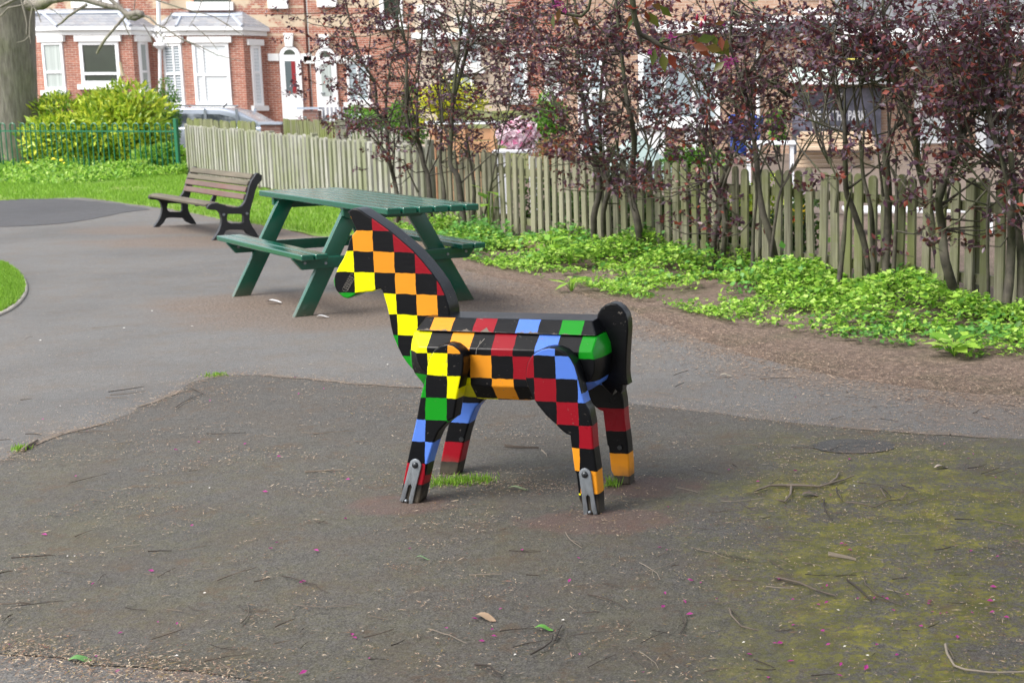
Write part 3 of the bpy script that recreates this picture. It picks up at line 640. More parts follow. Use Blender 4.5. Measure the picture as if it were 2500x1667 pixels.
# ================================================================ HOUSES
M['brickred'] = brickmat('red_brick', (.4, .14, .085), (.25, .085, .06), (.52, .44, .37), band=((.62, .5, .36), 3.55), stain=.25)
M['brickplain'] = brickmat('orange_brick', (.42, .155, .1), (.28, .1, .07), (.54, .45, .38), stain=.2)
M['brickpale'] = brickmat('pale_orange_brick', (.42, .26, .18), (.34, .2, .135), (.46, .39, .32), stain=.25)
M['brickcream'] = brickmat('cream_brick', (.6, .5, .39), (.5, .38, .28), (.6, .54, .46), stain=.35)
M['brickbrown'] = brickmat('brown_brick', (.24, .11, .08), (.17, .09, .075), (.25, .2, .17))
M['white'] = plain('white_upvc', (.82, .83, .84), .35, .03, 3, 0)
M['stone'] = plain('white_painted_stone', (.78, .78, .77), .7, .08, 5, .2)
M['slate'] = NT('bay_slate'); k = M['slate']; x, y, z = k.sep()
q = k.n.new('ShaderNodeTexBrick'); k.L(k.comb(k.math('ADD', x, y), z, 0), q.inputs['Vector']); q.inputs['Brick Width'].default_value = .26; q.inputs['Row Height'].default_value = .1; q.inputs['Mortar Size'].default_value = .004; q.inputs['Scale'].default_value = 1
q.inputs['Color1'].default_value = (.2, .21, .24, 1); q.inputs['Color2'].default_value = (.28, .29, .31, 1); q.inputs['Mortar'].default_value = (.08, .08, .09, 1)
k.set(k.mix(k.math('MULTIPLY', k.step(k.noise(3, 5, .7), .5, .7), .5), q.outputs[0], (.33, .3, .27)), .5); M['slate'] = k.m
M['lead'] = plain('lead_flashing', (.36, .4, .47), .45, .15, 4, .1)
k = NT('dark_window_glass'); k.set(k.mix(k.noise(.9, 3), (.012, .02, .015), (.05, .07, .05)), .05, spec=.8); M['glass'] = k.m
k = NT('curtained_window_glass'); g = k.noise(1, 2, .5, k.scale(k.tc, (14, 14, .3))); k.set(k.mix(g, (.22, .26, .25), (.55, .6, .58)), .15, spec=.6); M['curtain'] = k.m
k = NT('white_blind_glass'); x, y, z = k.sep(); g = k.math('LESS_THAN', k.math('FLOORED_MODULO', z, .11), .014); k.set(k.mix(g, (.72, .76, .78), (.45, .5, .53)), .2, spec=.6); M['blind'] = k.m
k = NT('slatted_blind_glass'); x, y, z = k.sep(); g = k.math('LESS_THAN', k.math('FLOORED_MODULO', z, .09), .05); k.set(k.mix(g, (.12, .15, .17), (.5, .54, .57)), .2, spec=.6); M['shutter'] = k.m
k = NT('pale_window_glass'); k.set(k.mix(k.noise(1.2, 3), (.2, .26, .29), (.5, .58, .62)), .1, spec=.6); M['paleglass'] = k.m
YH = 48.
def W(px, py, Y=YH): p = AT(px, py, Y); return p[0], p[2]
def rect(mb, x0, y0, x1, y1, Y, t=.1, off=0.):           # photo rectangle -> box standing on the plane at distance Y, proud by off+t
    a, c = W(x0, y0, Y), W(x1, y1, Y)
    mb.box(((a[0]+c[0])/2, Y-off-t/2, (a[1]+c[1])/2), (abs(c[0]-a[0]), t, abs(a[1]-c[1])))
def wall_with_holes(x0, x1, z0, z1, Y, th_, holes, mb):
    """wall in the XZ plane with rectangular openings (x0,x1,z0,z1)"""
    xs = sorted(set([x0, x1]+[v for h in holes for v in h[:2]])); zs = sorted(set([z0, z1]+[v for h in holes for v in h[2:]]))
    for i in range(len(xs)-1):
        run = None
        for j in range(len(zs)-1):
            cx_, cz_ = (xs[i]+xs[i+1])/2, (zs[j]+zs[j+1])/2
            inh = any(h[0] < cx_ < h[1] and h[2] < cz_ < h[3] for h in holes)
            if inh:
                if run is not None: mb.box(((xs[i]+xs[i+1])/2, Y+th_/2, (run+zs[j])/2), (xs[i+1]-xs[i], th_, zs[j]-run)); run = None
            elif run is None: run = zs[j]
        if run is not None: mb.box(((xs[i]+xs[i+1])/2, Y+th_/2, (run+z1)/2), (xs[i+1]-xs[i], th_, z1-run))
def window(parent, pA, pB, zb, zt, glass, fr=.09, bars=(), vbars=(), sill=True, depth=.06, lint=True, sillext=.12, lh=.2, arch=False):
    """window standing between ground points pA and pB (seen left to right), facing the camera side"""
    pA, pB = Vector((*pA, 0)), Vector((*pB, 0)); d = (pB-pA); wd = d.length; d.normalize(); nn = Vector((d.y, -d.x, 0))
    rz = math.atan2(d.y, d.x)
    def bx(mb, u0, u1, z0, z1, n0, n1): c = pA+d*((u0+u1)/2)+nn*((n0+n1)/2); mb.box((c.x, c.y, (z0+z1)/2), (u1-u0, abs(n1-n0), z1-z0), rz=rz)
    f = MB()
    bx(f, 0, fr, zb, zt, .0, depth); bx(f, wd-fr, wd, zb, zt, 0, depth); bx(f, fr, wd-fr, zt-fr, zt, 0, depth); bx(f, fr, wd-fr, zb, zb+fr, 0, depth)
    for z in bars: bx(f, fr, wd-fr, z-fr*.4, z+fr*.4, 0.002, depth*.95)
    for u in vbars: bx(f, wd*u-fr*.35, wd*u+fr*.35, zb+fr, zt-fr, 0.004, depth*.9)
    fo = f.build('window', M['white'], parent)
    g = MB(); bx(g, fr*.5, wd-fr*.5, zb+fr*.5, zt-fr*.5, .012, .02); g.build('pane', glass, fo)
    if sill: s_ = MB(); bx(s_, -sillext, wd+sillext, zb-.17, zb-.003, 0, depth+.09); s_.build('sill', M['stone'], fo)
    if lint: s_ = MB(); bx(s_, -sillext, wd+sillext, zt+.003, zt+lh, 0, depth+.05); s_.build('lintel', M['stone'], fo)
    return fo
def bay_house(label, xl, xr, bay, gut, rooftop, wins, ztop=6.5, mirror=False, extra=None):
    """bay = (x0,x1,x2,x3) photo columns of the canted bay corners"""
    hs_ = thing('brick_house', label, 'house', (0, 0, 0))
    a, c = W(xl, 200)[0], W(xr, 200)[0]
    b = MB(); b.box(((a+c)/2, YH+.15, (ztop+.2)/2), (c-a, .3, ztop-.2)); b.build('wall', M['brickred'], hs_)
    pr_ = .75; Yf = YH-pr_
    X = [W(bay[0], 200, YH)[0], W(bay[1], 200, Yf)[0], W(bay[2], 200, Yf)[0], W(bay[3], 200, YH)[0]]
    zg = W(300, gut, Yf)[1]
    P = [(X[0], YH), (X[1], Yf), (X[2], Yf), (X[3], YH)]
    b = MB()
    vs2 = [(p[0], p[1], .25) for p in P]+[(p[0], p[1], zg) for p in P]
    b.add(vs2, [(0, 1, 5, 4), (1, 2, 6, 5), (2, 3, 7, 6), (4, 5, 6, 7)]); fixn(b.build('bay', M['brickplain'], hs_, smooth=False))
    # gutter and soffit follow the bay
    def ring(off, z0, z1, name, mat):
        b = MB()
        Q = [(X[0]-off, YH), (X[1]-off*.4, Yf-off), (X[2]+off*.4, Yf-off), (X[3]+off, YH)]
        v = [(q[0], q[1], z0) for q in Q]+[(q[0], q[1], z1) for q in Q]
        b.add(v, [(0, 1, 5, 4), (1, 2, 6, 5), (2, 3, 7, 6), (4, 5, 6, 7), (3, 2, 1, 0)]); return fixn(b.build(name, mat, hs_, smooth=False)), Q
    ring(.1, zg-.12, zg+.03, 'cornice', M['stone']); o_, Q = ring(.2, zg+.035, zg+.16, 'gutter', M['white'])
    zt = W(300, rooftop, YH)[1]; xi = .9
    b = MB(); v = [(Q[0][0], YH-.0, zg+.165), (Q[1][0], Q[1][1], zg+.165), (Q[2][0], Q[2][1], zg+.165), (Q[3][0], YH, zg+.165), (X[0]+xi*.75, YH-.004, zt), (X[3]-xi*.75, YH-.004, zt), (X[0]+xi*1.05, YH-.22, zt-.16), (X[3]-xi*1.05, YH-.22, zt-.16)]
    b.add(v, [(0, 1, 6, 4), (1, 2, 7, 6), (2, 3, 5, 7), (6, 7, 5, 4)]); rf = fixn(b.build('bay_roof', M['slate'], hs_, smooth=False))
    b = MB()
    for i_, j_ in ((1, 6), (2, 7)): b.tube([v[i_], v[j_]], .06, 6)
    b.tube([(v[6][0]-.3, v[6][1]+.1, v[6][2]+.02), v[6], v[7], (v[7][0]+.3, v[7][1]+.1, v[7][2]+.02)], .09, 6)
    b.build('flashing', M['lead'], rf)
    def face(i, u0, u1, zb, zt_, glass, **kw):
        p0, p1 = np.array(P[i]), np.array(P[i+1]); A = p0+(p1-p0)*u0; B = p0+(p1-p0)*u1
        return window(hs_, A, B, zb, zt_, glass, **kw)
    for wv in wins: face(*wv[:6], **wv[6])
    return hs_
zA = lambda py, Y=YH-.75: AT(300, py, Y)[2]
h1 = bay_house('red brick house with slate-roofed bay whose middle window is dark, behind the laurel bush', -40, 384, (60, 165, 330, 378), 77, 22,
    [(0, .5, .97, zA(220), zA(102), M['curtain'], dict(bars=(zA(176),), vbars=())), (1, .22, .8, zA(206), zA(102), M['glass'], dict(fr=.11, bars=(zA(180),))), (2, .25, .72, zA(218), zA(102), M['curtain'], dict(bars=(zA(175),)))])
h2 = bay_house('red brick house with white blinds in its bay and an arched white front door', 384, 752, (392, 452, 600, 652), 79, 30,
    [(0, .24, .97, zA(258), zA(106), M['shutter'], dict(bars=(zA(181),), vbars=(.55,))), (1, .16, .76, zA(258), zA(106), M['blind'], dict(fr=.1, bars=(zA(184),), vbars=(.27,))), (2, .3, .74, zA(260), zA(112), M['blind'], dict(bars=(zA(178),)))])
def upper_sill(h, x0, x1, y0, y1):
    s_ = MB(); rect(s_, x0, y0, x1, y1, YH, .12); o = s_.build('upper_window', M['white'], h)
    s_ = MB(); rect(s_, x0+8, y0-110, x1-8, y0, YH, .03); s_.build('pane', M['glass'], o)
upper_sill(h1, 176, 292, -6, 20); upper_sill(h2, 458, 572, 6, 26)
def arch_door(h, x0, x1, ytop, yspring, ybot, glassmat, dy=0.):
    a, c = W(x0, yspring), W(x1, ybot); xl, xr = a[0], c[0]; zs, zb = a[1], c[1]; zt = W(x0, ytop)[1]; r_ = (xr-xl)/2; xc = (xl+xr)/2
    arc = lambda rr, hh: [(xc+rr*math.cos(t), zs+(zt-zs)*hh*math.sin(t)) for t in np.linspace(0, math.pi, 13)]
    fixn(MB().prism([(xl-.17, zs-.1), (xl-.05, zs-.1)]+[(xc-(r_+.05)*math.cos(t), zs+(zt-zs)*1.1*math.sin(t)) for t in np.linspace(0, math.pi, 13)]+[(xr+.05, zs-.1), (xr+.17, zs-.1)]+[(xc+(r_+.17)*math.cos(t), zs+((zt-zs)+.2)*math.sin(t)) for t in np.linspace(0, math.pi, 13)][1:-1], YH-.03-dy, YH-.004).build('brick_arch', M['brickpale'], h))
    o = fixn(MB().prism([(xl, zb), (xr, zb)]+arc(r_, 1), YH-.1, YH-.003).build('front_door', M['white'], h))
    fixn(MB().prism([(xc+(r_-.16)*math.cos(t), zs+.08+(zt-zs-.2)*math.sin(t)) for t in np.linspace(0, math.pi, 13)], YH-.112, YH-.103).build('fanlight', M['glass'], o))
    zp0, zp1 = zb+(zs-zb)*.42, zs-.14
    s_ = MB(); s_.box((xc+.0, YH-.108, (zp0+zp1)/2), ((xr-xl)*.5, .008, zp1-zp0)); s_.build('door_pane', glassmat, o)
    s_ = MB(); s_.box((xl+.2, YH-.13, zb+(zs-zb)*.47), (.14, .04, .04)); s_.build('handle', M['steel'], o)
    for sx in (xl-.2, xr+.2):
        s_ = MB(); s_.box((sx, YH-.054-dy, zs-.01+dy), (.36-dy*2, .1, .24-dy*4)); s_.build('impost_block', M['stone'], o)
    fixn(MB().prism([(xc-.12, zt-.02), (xc+.12, zt-.02), (xc+.17, zt+.42), (xc-.17, zt+.42)], YH-.14, YH-.04).build('keystone', M['stone'], h))
k = NT('door_glass_with_red_coat'); x, y, z = k.sep(); xx = W(716, 200)[0]
k.set(k.mix(k.math('GREATER_THAN', x, xx), (.1, .13, .14), k.mix(k.math('GREATER_THAN', x, xx+.15), (.25, .012, .02), (.13, .01, .16))), .15); M['reddoor'] = k.m
arch_door(h2, 684, 744, 113, 140, 292, M['reddoor'])
h3 = thing('brick_house', 'red brick house behind the leftmost purple leaves with an arched glazed white door', 'house')
b = MB(); a, c = W(749, 0)[0], W(1012, 0)[0]; b.box(((a+c)/2, YH+.16, 3.3), (c-a, .3, 6.4)); b.build('wall', M['brickred'], h3)
arch_door(h3, 771, 830, 116, 146, 300, M['curtain'])
def win_px(h, x0, y0, x1, y1, Y, glass, **kw):
    a, c = AT(x0, y0, Y), AT(x1, y1, Y); return window(h, (a[0], Y), (c[0], Y), c[2], a[2], glass, **kw)
win_px(h3, 845, 150, 905, 250, YH, M['paleglass'], vbars=(.5,)); win_px(h3, 925, -30, 985, 60, YH, M['glass'], fr=.14)
s_ = MB(); rect(s_, 655, -8, 705, 22, YH, .12); s_.build('upper_window_sill', M['white'], h2)
s_ = MB(); rect(s_, 775, -8, 825, 18, YH, .12); s_.build('upper_window_sill', M['white'], h3)
# drain pipe with hopper head between the first two houses
b = MB(); p0, p1 = AT(385, -60, YH-.35), AT(388, 60, YH-.35)
b.tube([p0, p1], .07, 8); q0 = AT(390, 105, YH-.35); b.tube([p1, q0], .055, 8); b.tube([AT(389, 104, YH-.35), AT(390, 112, YH-.35), AT(390, 120, YH-.35)], [.17, .22, .1], 8); b.tube([AT(390, 116, YH-.35), AT(392, 300, YH-.35)], .06, 8)
for px in (372, 404): b.tube([AT(px, 84, YH-.4), AT(388, 104, YH-.35)], .05, 6)
tag(b.build('drainpipe', M['white']), 'white drainpipe with hopper head between the two bay-fronted houses', 'drainpipe')
# house with stone-coloured corner behind the yellow bush
h4 = thing('brick_house', 'cream brick house with white upstairs windows seen above the yellow bush', 'house')
Y4 = 42.
b = MB(); a, c = AT(1010, 0, Y4)[0], AT(1235, 0, Y4)[0]; b.box(((a+c)/2, Y4+.15, 3.3), (c-a, .3, 6.4)); b.build('wall', M['brickcream'], h4)
win_px(h4, 1030, 30, 1080, 110, Y4, M['paleglass'], fr=.16); win_px(h4, 1120, 60, 1175, 165, Y4, M['paleglass'], fr=.12, vbars=(.5,)); win_px(h4, 1095, 170, 1160, 250, Y4, M['curtain'], fr=.12)
s_ = MB(); rect(s_, 1010, 82, 1236, 97, Y4, .3); s_.build('gutter', M['white'], h4)
h5 = thing('brick_house', 'orange brick gabled extension with one white window beside the pale cafe wall', 'house')
Y5 = 39.
b = MB(); a, c = AT(1236, 0, Y5)[0], AT(1368, 0, Y5)[0]; b.box(((a+c)/2, Y5+.15, 3.3), (c-a, .3, 6.4)); b.build('wall', M['brickplain'], h5)
win_px(h5, 1328, 150, 1372, 232, Y5-.05, M['curtain'], fr=.13); win_px(h5, 1246, 140, 1290, 240, Y5, M['paleglass'], fr=.1)
fixn(MB().prism([AT(1320, 148, Y5)[[0, 2]], AT(1375, 134, Y5)[[0, 2]], AT(1375, 148, Y5)[[0, 2]]], Y5-.4, Y5-.06).build('porch_roof', M['white'], h5, smooth=False))
# ---- cafe building
YC = 38.; cf = thing('cafe_building', 'pale orange brick cafe with dark fascia, long white gutter and banner, behind the purple shrubs', 'cafe building')
holes = []
for (x0, y0, x1, y1) in ((1408, 120, 1482, 420), (1558, 130, 1758, 300), (2236, 285, 2345, 350)):
    a, c = AT(x0, y0, YC), AT(x1, y1, YC); holes.append((a[0], c[0], max(c[2], .0), a[2]))
b = MB(); wall_with_holes(AT(1368, 0, YC)[0], AT(3100, 0, YC)[0], -.01, 6.5, YC, .3, holes, b); b.build('wall', M['brickpale'], cf, smooth=False)
b = MB(); b.box((6, YC+.5, 3.2), (22, .1, 6.4)); b.build('inner_wall', M['paleglass'], cf)
win_px(cf, 1408, 120, 1482, 415, YC-.02, M['paleglass'], fr=.13, bars=(AT(1400, 225, YC)[2],), vbars=(.45,), sill=False, lint=False)
win_px(cf, 1558, 130, 1758, 298, YC-.02, M['paleglass'], fr=.14, vbars=(.31, .68), lint=False)
b = MB(); rect(b, 1560, 300, 1625, 420, YC, .08); rect(b, 1672, 302, 1705, 420, YC, .08); rect(b, 1560, 300, 1758, 312, YC, .1, .09); b.build('white_panel', M['white'], cf)
win_px(cf, 2236, 285, 2345, 350, YC-.02, M['blind'], fr=.1, sill=False, lint=False)
k = NT('grey_panelling'); k.set((.3, .3, .33), .5); M['greypanel'] = k.m
b = MB(); rect(b, 2232, 210, 2246, 480, YC, .15); rect(b, 2383, 230, 2402, 480, YC, .15); b.build('door_frame', M['white'], cf)
b = MB(); rect(b, 2408, 180, 2452, 480, YC, .06); b.build('door', M['greypanel'], cf)
k = NT('dark_fascia'); x, y, z = k.sep(); k.set(k.mix(k.noise(1.2, 4), (.018, .022, .028), (.05, .06, .065)), .25); M['fascia'] = k.m
b = MB(); rect(b, 2040, 103, 3000, 148, YC-1.3, .25); b.build('fascia', M['fascia'], cf)
b = MB(); rect(b, 2040, 72, 3000, 102, YC-1.3, .34); fixn(b.build('gutter', M['white'], cf))
k = NT('yellow_cord'); k.set((.6, .52, .08), .6)
b = MB(); b.tube([AT(2040, 146, YC-1.65), AT(2280, 142, YC-1.65), AT(2560, 135, YC-1.65)], .022, 6); b.build('yellow_cord', k.m, cf)
b = MB(); rect(b, 1600, 56, 1870, 82, YC, .5); b.build('gutter', M['white'], cf)
b = MB(); rect(b, 1870, 42, 2040, 58, YC, .45); b.build('gutter', M['white'], cf)
b = MB(); rect(b, 1948, 22, 2010, 33, YC, .2); rect(b, 1950, -40, 2010, 0, YC, .05); b.build('upper_window', M['white'], cf)
k = NT('grey_roof'); k.set(k.mix(k.noise(2, 5), (.09, .095, .105), (.17, .18, .19)), .6); M['roofgrey'] = k.m
b = MB(); a, c = AT(2040, 72, YC-1.3), AT(3000, 72, YC-1.3); z1 = AT(2300, -60, YC)[2]
b.add([(a[0], YC-1.55, a[2]+.02), (c[0], YC-1.55, a[2]+.02), (c[0], YC-.01, z1), (a[0], YC-.01, z1)], [(0, 1, 2, 3)]); b.build('lean_to_roof', M['roofgrey'], cf)
b = MB(); rect(b, 1870, 62, 2040, 78, YC, .35); b.build('lean_to_roof', M['roofgrey'], cf)
b = MB(); b.tube([AT(1850, 60, YC-.1), AT(1851, 300, YC-.1), AT(1852, 420, YC-.1)], .055, 8); b.build('downpipe', M['white'], cf)
# awning
k = NT('pale_awning'); k.set(k.mix(k.noise(1.5, 3), (.38, .5, .48), (.6, .7, .67)), .6); M['awning'] = k.m
a0, a1 = AT(1925, 165, YC), AT(2180, 165, YC); b0, b1 = AT(1925, 192, YC-.9), AT(2180, 196, YC-.9)
aw = MB(); aw.add([(a0[0], YC, a0[2]), (a1[0], YC, a0[2]), (b1[0], YC-.9, b1[2]), (b0[0], YC-.9, b0[2]), (a0[0], YC, a0[2]-.03), (a1[0], YC, a0[2]-.03), (b1[0], YC-.9, b1[2]-.03), (b0[0], YC-.9, b0[2]-.03)], [(0, 3, 2, 1), (4, 5, 6, 7), (0, 1, 5, 4), (2, 3, 7, 6), (1, 2, 6, 5), (0, 4, 7, 3)])
awo = fixn(aw.build('awning', M['awning'], smooth=False)); tag(awo, 'pale green awning with a white valance above the cafe banner', 'awning')
b = MB(); b.box(((b0[0]+b1[0])/2, YC-.93, b0[2]-.08), (b1[0]-b0[0], .04, .16)); b.build('valance', M['white'], awo)
# banner
k = NT('banner_cloth'); k.set(k.mix(k.step(k.noise(1.3, 5, .7), .4, .7), (.035, .04, .052), (.15, .145, .2)), .4); M['banner'] = k.m
YB = YC-.2; x0, z1_ = W(1934, 216, YB); x1, z0_ = W(2150, 395, YB)
ban = MB().box(((x0+x1)/2, YB, (z0_+z1_)/2), (x1-x0, .03, z1_-z0_)).build('banner', M['banner']); tag(ban, 'dark grey cafe banner with white lettering on the brick wall', 'banner')
k = NT('banner_white_print'); k.set((.8, .8, .82), .5); M['print'] = k.m
def text(s_, xc, zc, Y, h, parent, mat, wscale=1., bold=.0, target=None):
    cu = bpy.data.curves.new('lettering', 'FONT'); cu.body = s_; cu.align_x = 'CENTER'; cu.align_y = 'CENTER'; cu.size = h; cu.extrude = .002; cu.offset = bold
    o = bpy.data.objects.new('lettering', cu); COL.objects.link(o); bpy.context.view_layer.update()
    me = bpy.data.meshes.new_from_object(o.evaluated_get(bpy.context.evaluated_depsgraph_get())); COL.objects.unlink(o); bpy.data.objects.remove(o)
    xs = [v.co.x for v in me.vertices]; sx = (target/(max(xs)-min(xs))) if target else wscale
    o = bpy.data.objects.new('lettering', me); COL.objects.link(o); me.materials.clear(); me.materials.append(mat)
    me.transform(Matrix.Translation((xc, Y, zc)) @ Matrix.Rotation(R(90), 4, 'X') @ Matrix.Diagonal((sx, 1, 1, 1))); o.parent = parent; return o
cx_, cz_ = W(2038, 284, YB-.02); text('CAFE IN THE PARK', cx_, cz_, YB-.02, .36, ban, M['print'], target=(2114-1965)*PX(YB), bold=.008)
cx_, cz_ = W(2036, 312, YB-.02); text('BREAKFAST LUNCH AND COFFEE', cx_, cz_, YB-.02, .09, ban, M['print'], target=1.15)
cx_, cz_ = W(2019, 237, YB-.02)
b = MB(); b.add([(cx_+.075*math.cos(t), YB-.019, cz_+.105*math.sin(t)) for t in np.linspace(0, 2*math.pi, 21)[:-1]], [tuple(range(20))]); b.build('oval_emblem', M['print'], ban)
for i_, (w_, dz) in enumerate(((.34, .05), (.26, -.02))):
    b = MB(); xx, zz = W(2046, 235, YB-.02); b.box((xx, YB-.019, zz+dz), (w_, .004, .03)); b.build('small_caption', M['print'], ban)
# slatted seat back in front of the banner
YS = 30.
k = NT('pale_timber'); g = k.noise(1, 4, .6, k.scale(k.tc, (1.5, 20, 20))); k.set(k.mix(g, (.42, .31, .21), (.6, .47, .35)), .7); M['paletimber'] = k.m
st = thing('slatted_settle', 'large pale timber settle with horizontal slats, in front of the cafe banner', 'outdoor seat')
x0, z1_ = W(1945, 321, YS); x1, z0_ = W(2135, 420, YS)
nsl = 10; hh = (z1_-z0_)/nsl
for i in range(nsl):
    z = z1_-hh*(i+.5); ins = .07 if i == 0 else 0
    fixn(MB().box(((x0+x1)/2, YS, z), (x1-x0-ins*2, .04, hh*.84), bev=.012).build('slat', M['paletimber'], st))
for xx in (x0+.12, x1-.12): MB().box((xx, YS+.05, (z1_+.0)/2), (.08, .06, z1_-.05)).build('upright', M['paletimber'], st)
MB().box(((x0+x1)/2, YS-.35, .42), (x1-x0, .6, .06)).build('seat', M['paletimber'], st)
# low walls, car, garden things
fixn(tag(MB().box((AT(664, 300, 33)[0], 33, .42), (.46, .25, .98)).build('low_wall', M['brickbrown']), 'low dark brick wall with grey coping left of the yellow-green fence', 'garden wall'))
co = MB().box((AT(664, 300, 33)[0], 33, .945), (.56, .33, .06)).build('coping', M['lead'], None); wl = bpy.data.objects['low_wall']; co.parent = wl
a = AT(757, 264, 38); fixn(tag(MB().box((a[0]+.05, 38, a[2]/2-.03), (.42, .3, a[2]-.08)).build('gate_pier', M['brickbrown']), 'short brick gate pier with grey cap beside the arched door', 'gate pier'))
MB().box((a[0]+.0, 38, a[2]-.01), (.6, .4, .06)).build('cap', M['lead'], bpy.data.objects['gate_pier'])
b = MB()
for i in range(9): b.box((a[0]+.36+i*.11, 38, a[2]/2+.02), (.06, .03, a[2]))
tag(b.build('grey_gate', M['greypanel']), 'grey slatted gate right of the brick pier', 'gate')
# ---- cars
k = NT('car_glass_painted_reflection'); k.set(k.mix(k.step(k.noise(1.1, 4, .7), .4, .6), (.05, .06, .07), (.36, .4, .44)), .1); M['carglass'] = k.m  # pale patches in the colour stand in for reflections in the panes
def car(label, px, py_roof, Y, rz, colr, length=4.3, hgt=1.42):
    k = NT('car_paint'); k.set(colr, .25, .5, coat=.6)
    p = AT(px, py_roof, Y); root = thing('parked_car', label, 'car', (float(p[0]), Y, float(p[2])-hgt), rz)
    L = length/2; w2 = .86
    prof = [(-L, .35), (-L, .75), (-L+.12, .92), (-L+.75, 1.0), (-L+.95, 1.02), (-L+1.0, .35)]
    low = [(-L, .3), (-L-.02, .62), (-L+.05, .88), (-L+.35, .95), (L-1.15, .95), (L-.35, .84), (L-.05, .7), (L, .35), (L-.1, .24), (-L+.1, .24)]
    body_ = fixn(MB().prism(low, -w2, w2, .06).build('body', k.m, root, ang=40))
    cab = [(-L+.1, .93), (-L+.38, 1.3), (-L+.7, hgt-.02), (-L+1.2, hgt), (L-2.2, hgt-.02), (L-1.75, hgt-.12), (L-1.05, .94)]
    fixn(MB().prism(cab, -w2+.1, w2-.1, .07).build('cabin', k.m, root, ang=40))
    gl = [(-L+.35, .99), (-L+.55, 1.2), (-L+.75, hgt-.17), (-L+1.3, hgt-.16), (L-2.25, hgt-.18), (L-1.95, hgt-.25), (L-1.4, .99)]
    fixn(MB().prism(gl, -w2+.085, w2-.085, 0).build('side_window', M['carglass'], root))
    b = MB()
    for x in (-L+1.15, -.25, .55): b.box((x, -w2+.08, 1.18), (.07, .02, .46)); b.box((x, w2-.08, 1.18), (.07, .02, .46))
    b.build('pillar', k.m, root)
    b = MB(); b.box((L-1.47, 0, 1.15), (.02, 1.25, .5), ry=R(-62)); b.build('windscreen', M['glass'], root)
    for sx in (-L+.8, L-.85):
        for sy in (-w2+.08, w2-.08):
            wq = MB().tube([(sx, sy-.1, .32), (sx, sy+.1, .32)], .32, 20).build('wheel', M['ironblack'], root)
            MB().tube([(sx, sy-.105, .32), (sx, sy+.105, .32)], .2, 12).build('rim', M['steel'], wq)
    b = MB()
    for sy in (-.68, .68): b.tube([(-L+.7, sy, hgt+.03), (-L+1.4, sy, hgt+.05), (L-2.2, sy, hgt+.03)], .018, 5)
    b.build('roof_rail', M['steel'], root)
    b = MB(); b.tube([(-.1, .2, hgt-.01), (.02, .2, hgt+.1)], .02, 5); b.build('aerial', M['ironblack'], root)
    return root
car('silver estate car parked behind the close boarded fence, roof and side windows showing', 548, 262, 37, R(3), (.36, .4, .46), 4.7, 1.45)
car('dark grey car parked beside the gate, only its sloping windscreen showing', 822, 284, 36.5, R(178), (.3, .32, .35), 3.4, 1.4)
# ---- small garden things beyond the fence
k = NT('white_table_top'); k.set((.78, .8, .84), .35); M['wtab'] = k.m
def side_table(label, px, pyt, Y, w_, h_=None):
    p = AT(px, pyt, Y); t = thing('garden_table', label, 'table', (float(p[0]), Y, 0)); z = float(p[2])
    fixn(MB().box((0, 0, z-.02), (w_, .6, .04), bev=.008).build('tabletop', M['wtab'], t))
    for sx in (-1, 1):
        for sy in (-1, 1): MB().box((sx*(w_/2-.05), sy*.25, (z-.04)/2), (.045, .045, z-.04)).build('leg', M['wtab'], t)
    return t
side_table('small white table carrying the pink flower display', 1262, 365, 17.5, .52)
side_table('white outdoor table behind the green fence left of the slatted settle', 1880, 345, 17, .62)
side_table('low white bench top glimpsed between the green pickets near the settle', 2240, 507, 15, 1.6)
# pink flower display
p = AT(1265, 330, 17.5); n = 520
u = rdir(n); P = np.array(p)+u*np.array([.24, .16, .2])*rng.uniform(.75, 1, (n, 1)); o = leaves_obj('flower_display', P, rdir(n), u, rng.uniform(.05, .1, n), rng.uniform(.05, .09, n), M['palepink'])
tag(o, 'pile of pale and bright pink flowers on the small white table', 'flower display')
# parasol, grey green
k = NT('grey_green_canvas'); k.set(k.mix(k.noise(3, 3), (.25, .33, .31), (.36, .45, .43)), .8); M['canvas'] = k.m
Y = 18; ap = AT(1553, 322, Y); pr_ = thing('folded_parasol', 'pale grey-green tilted parasol canopy showing above the pickets', 'parasol', (float(ap[0])+.12, Y, 0))
b = MB(); nseg = 8; rim = []
for i in range(nseg*4):
    t = i/(nseg*4)*2*math.pi; rr = .68*(1-.1*abs(math.sin(t*nseg/2))); rim.append((rr*math.cos(t)-.02, rr*math.sin(t)*.8, ap[2]-.62+.22*math.cos(t+.4)*-1*.5))
top = (-.14, 0, ap[2]); mid_ = [((q[0]*.55+top[0]*.45), q[1]*.55, q[2]*.5+top[2]*.5-.03) for q in rim]
n_ = len(rim); b.add([top]+mid_+rim, [(0, 1+i, 1+(i+1) % n_) for i in range(n_)]+[(1+i, 1+n_+i, 1+n_+(i+1) % n_, 1+(i+1) % n_) for i in range(n_)]); cn = b.build('canopy', M['canvas'], pr_, ang=25)
sd_ = cn.modifiers.new('thickness', 'SOLIDIFY'); sd_.thickness = .01
MB().tube([(0, 0, 0), (-.13, 0, ap[2])], .02, 8).build('pole', M['steel'], pr_)
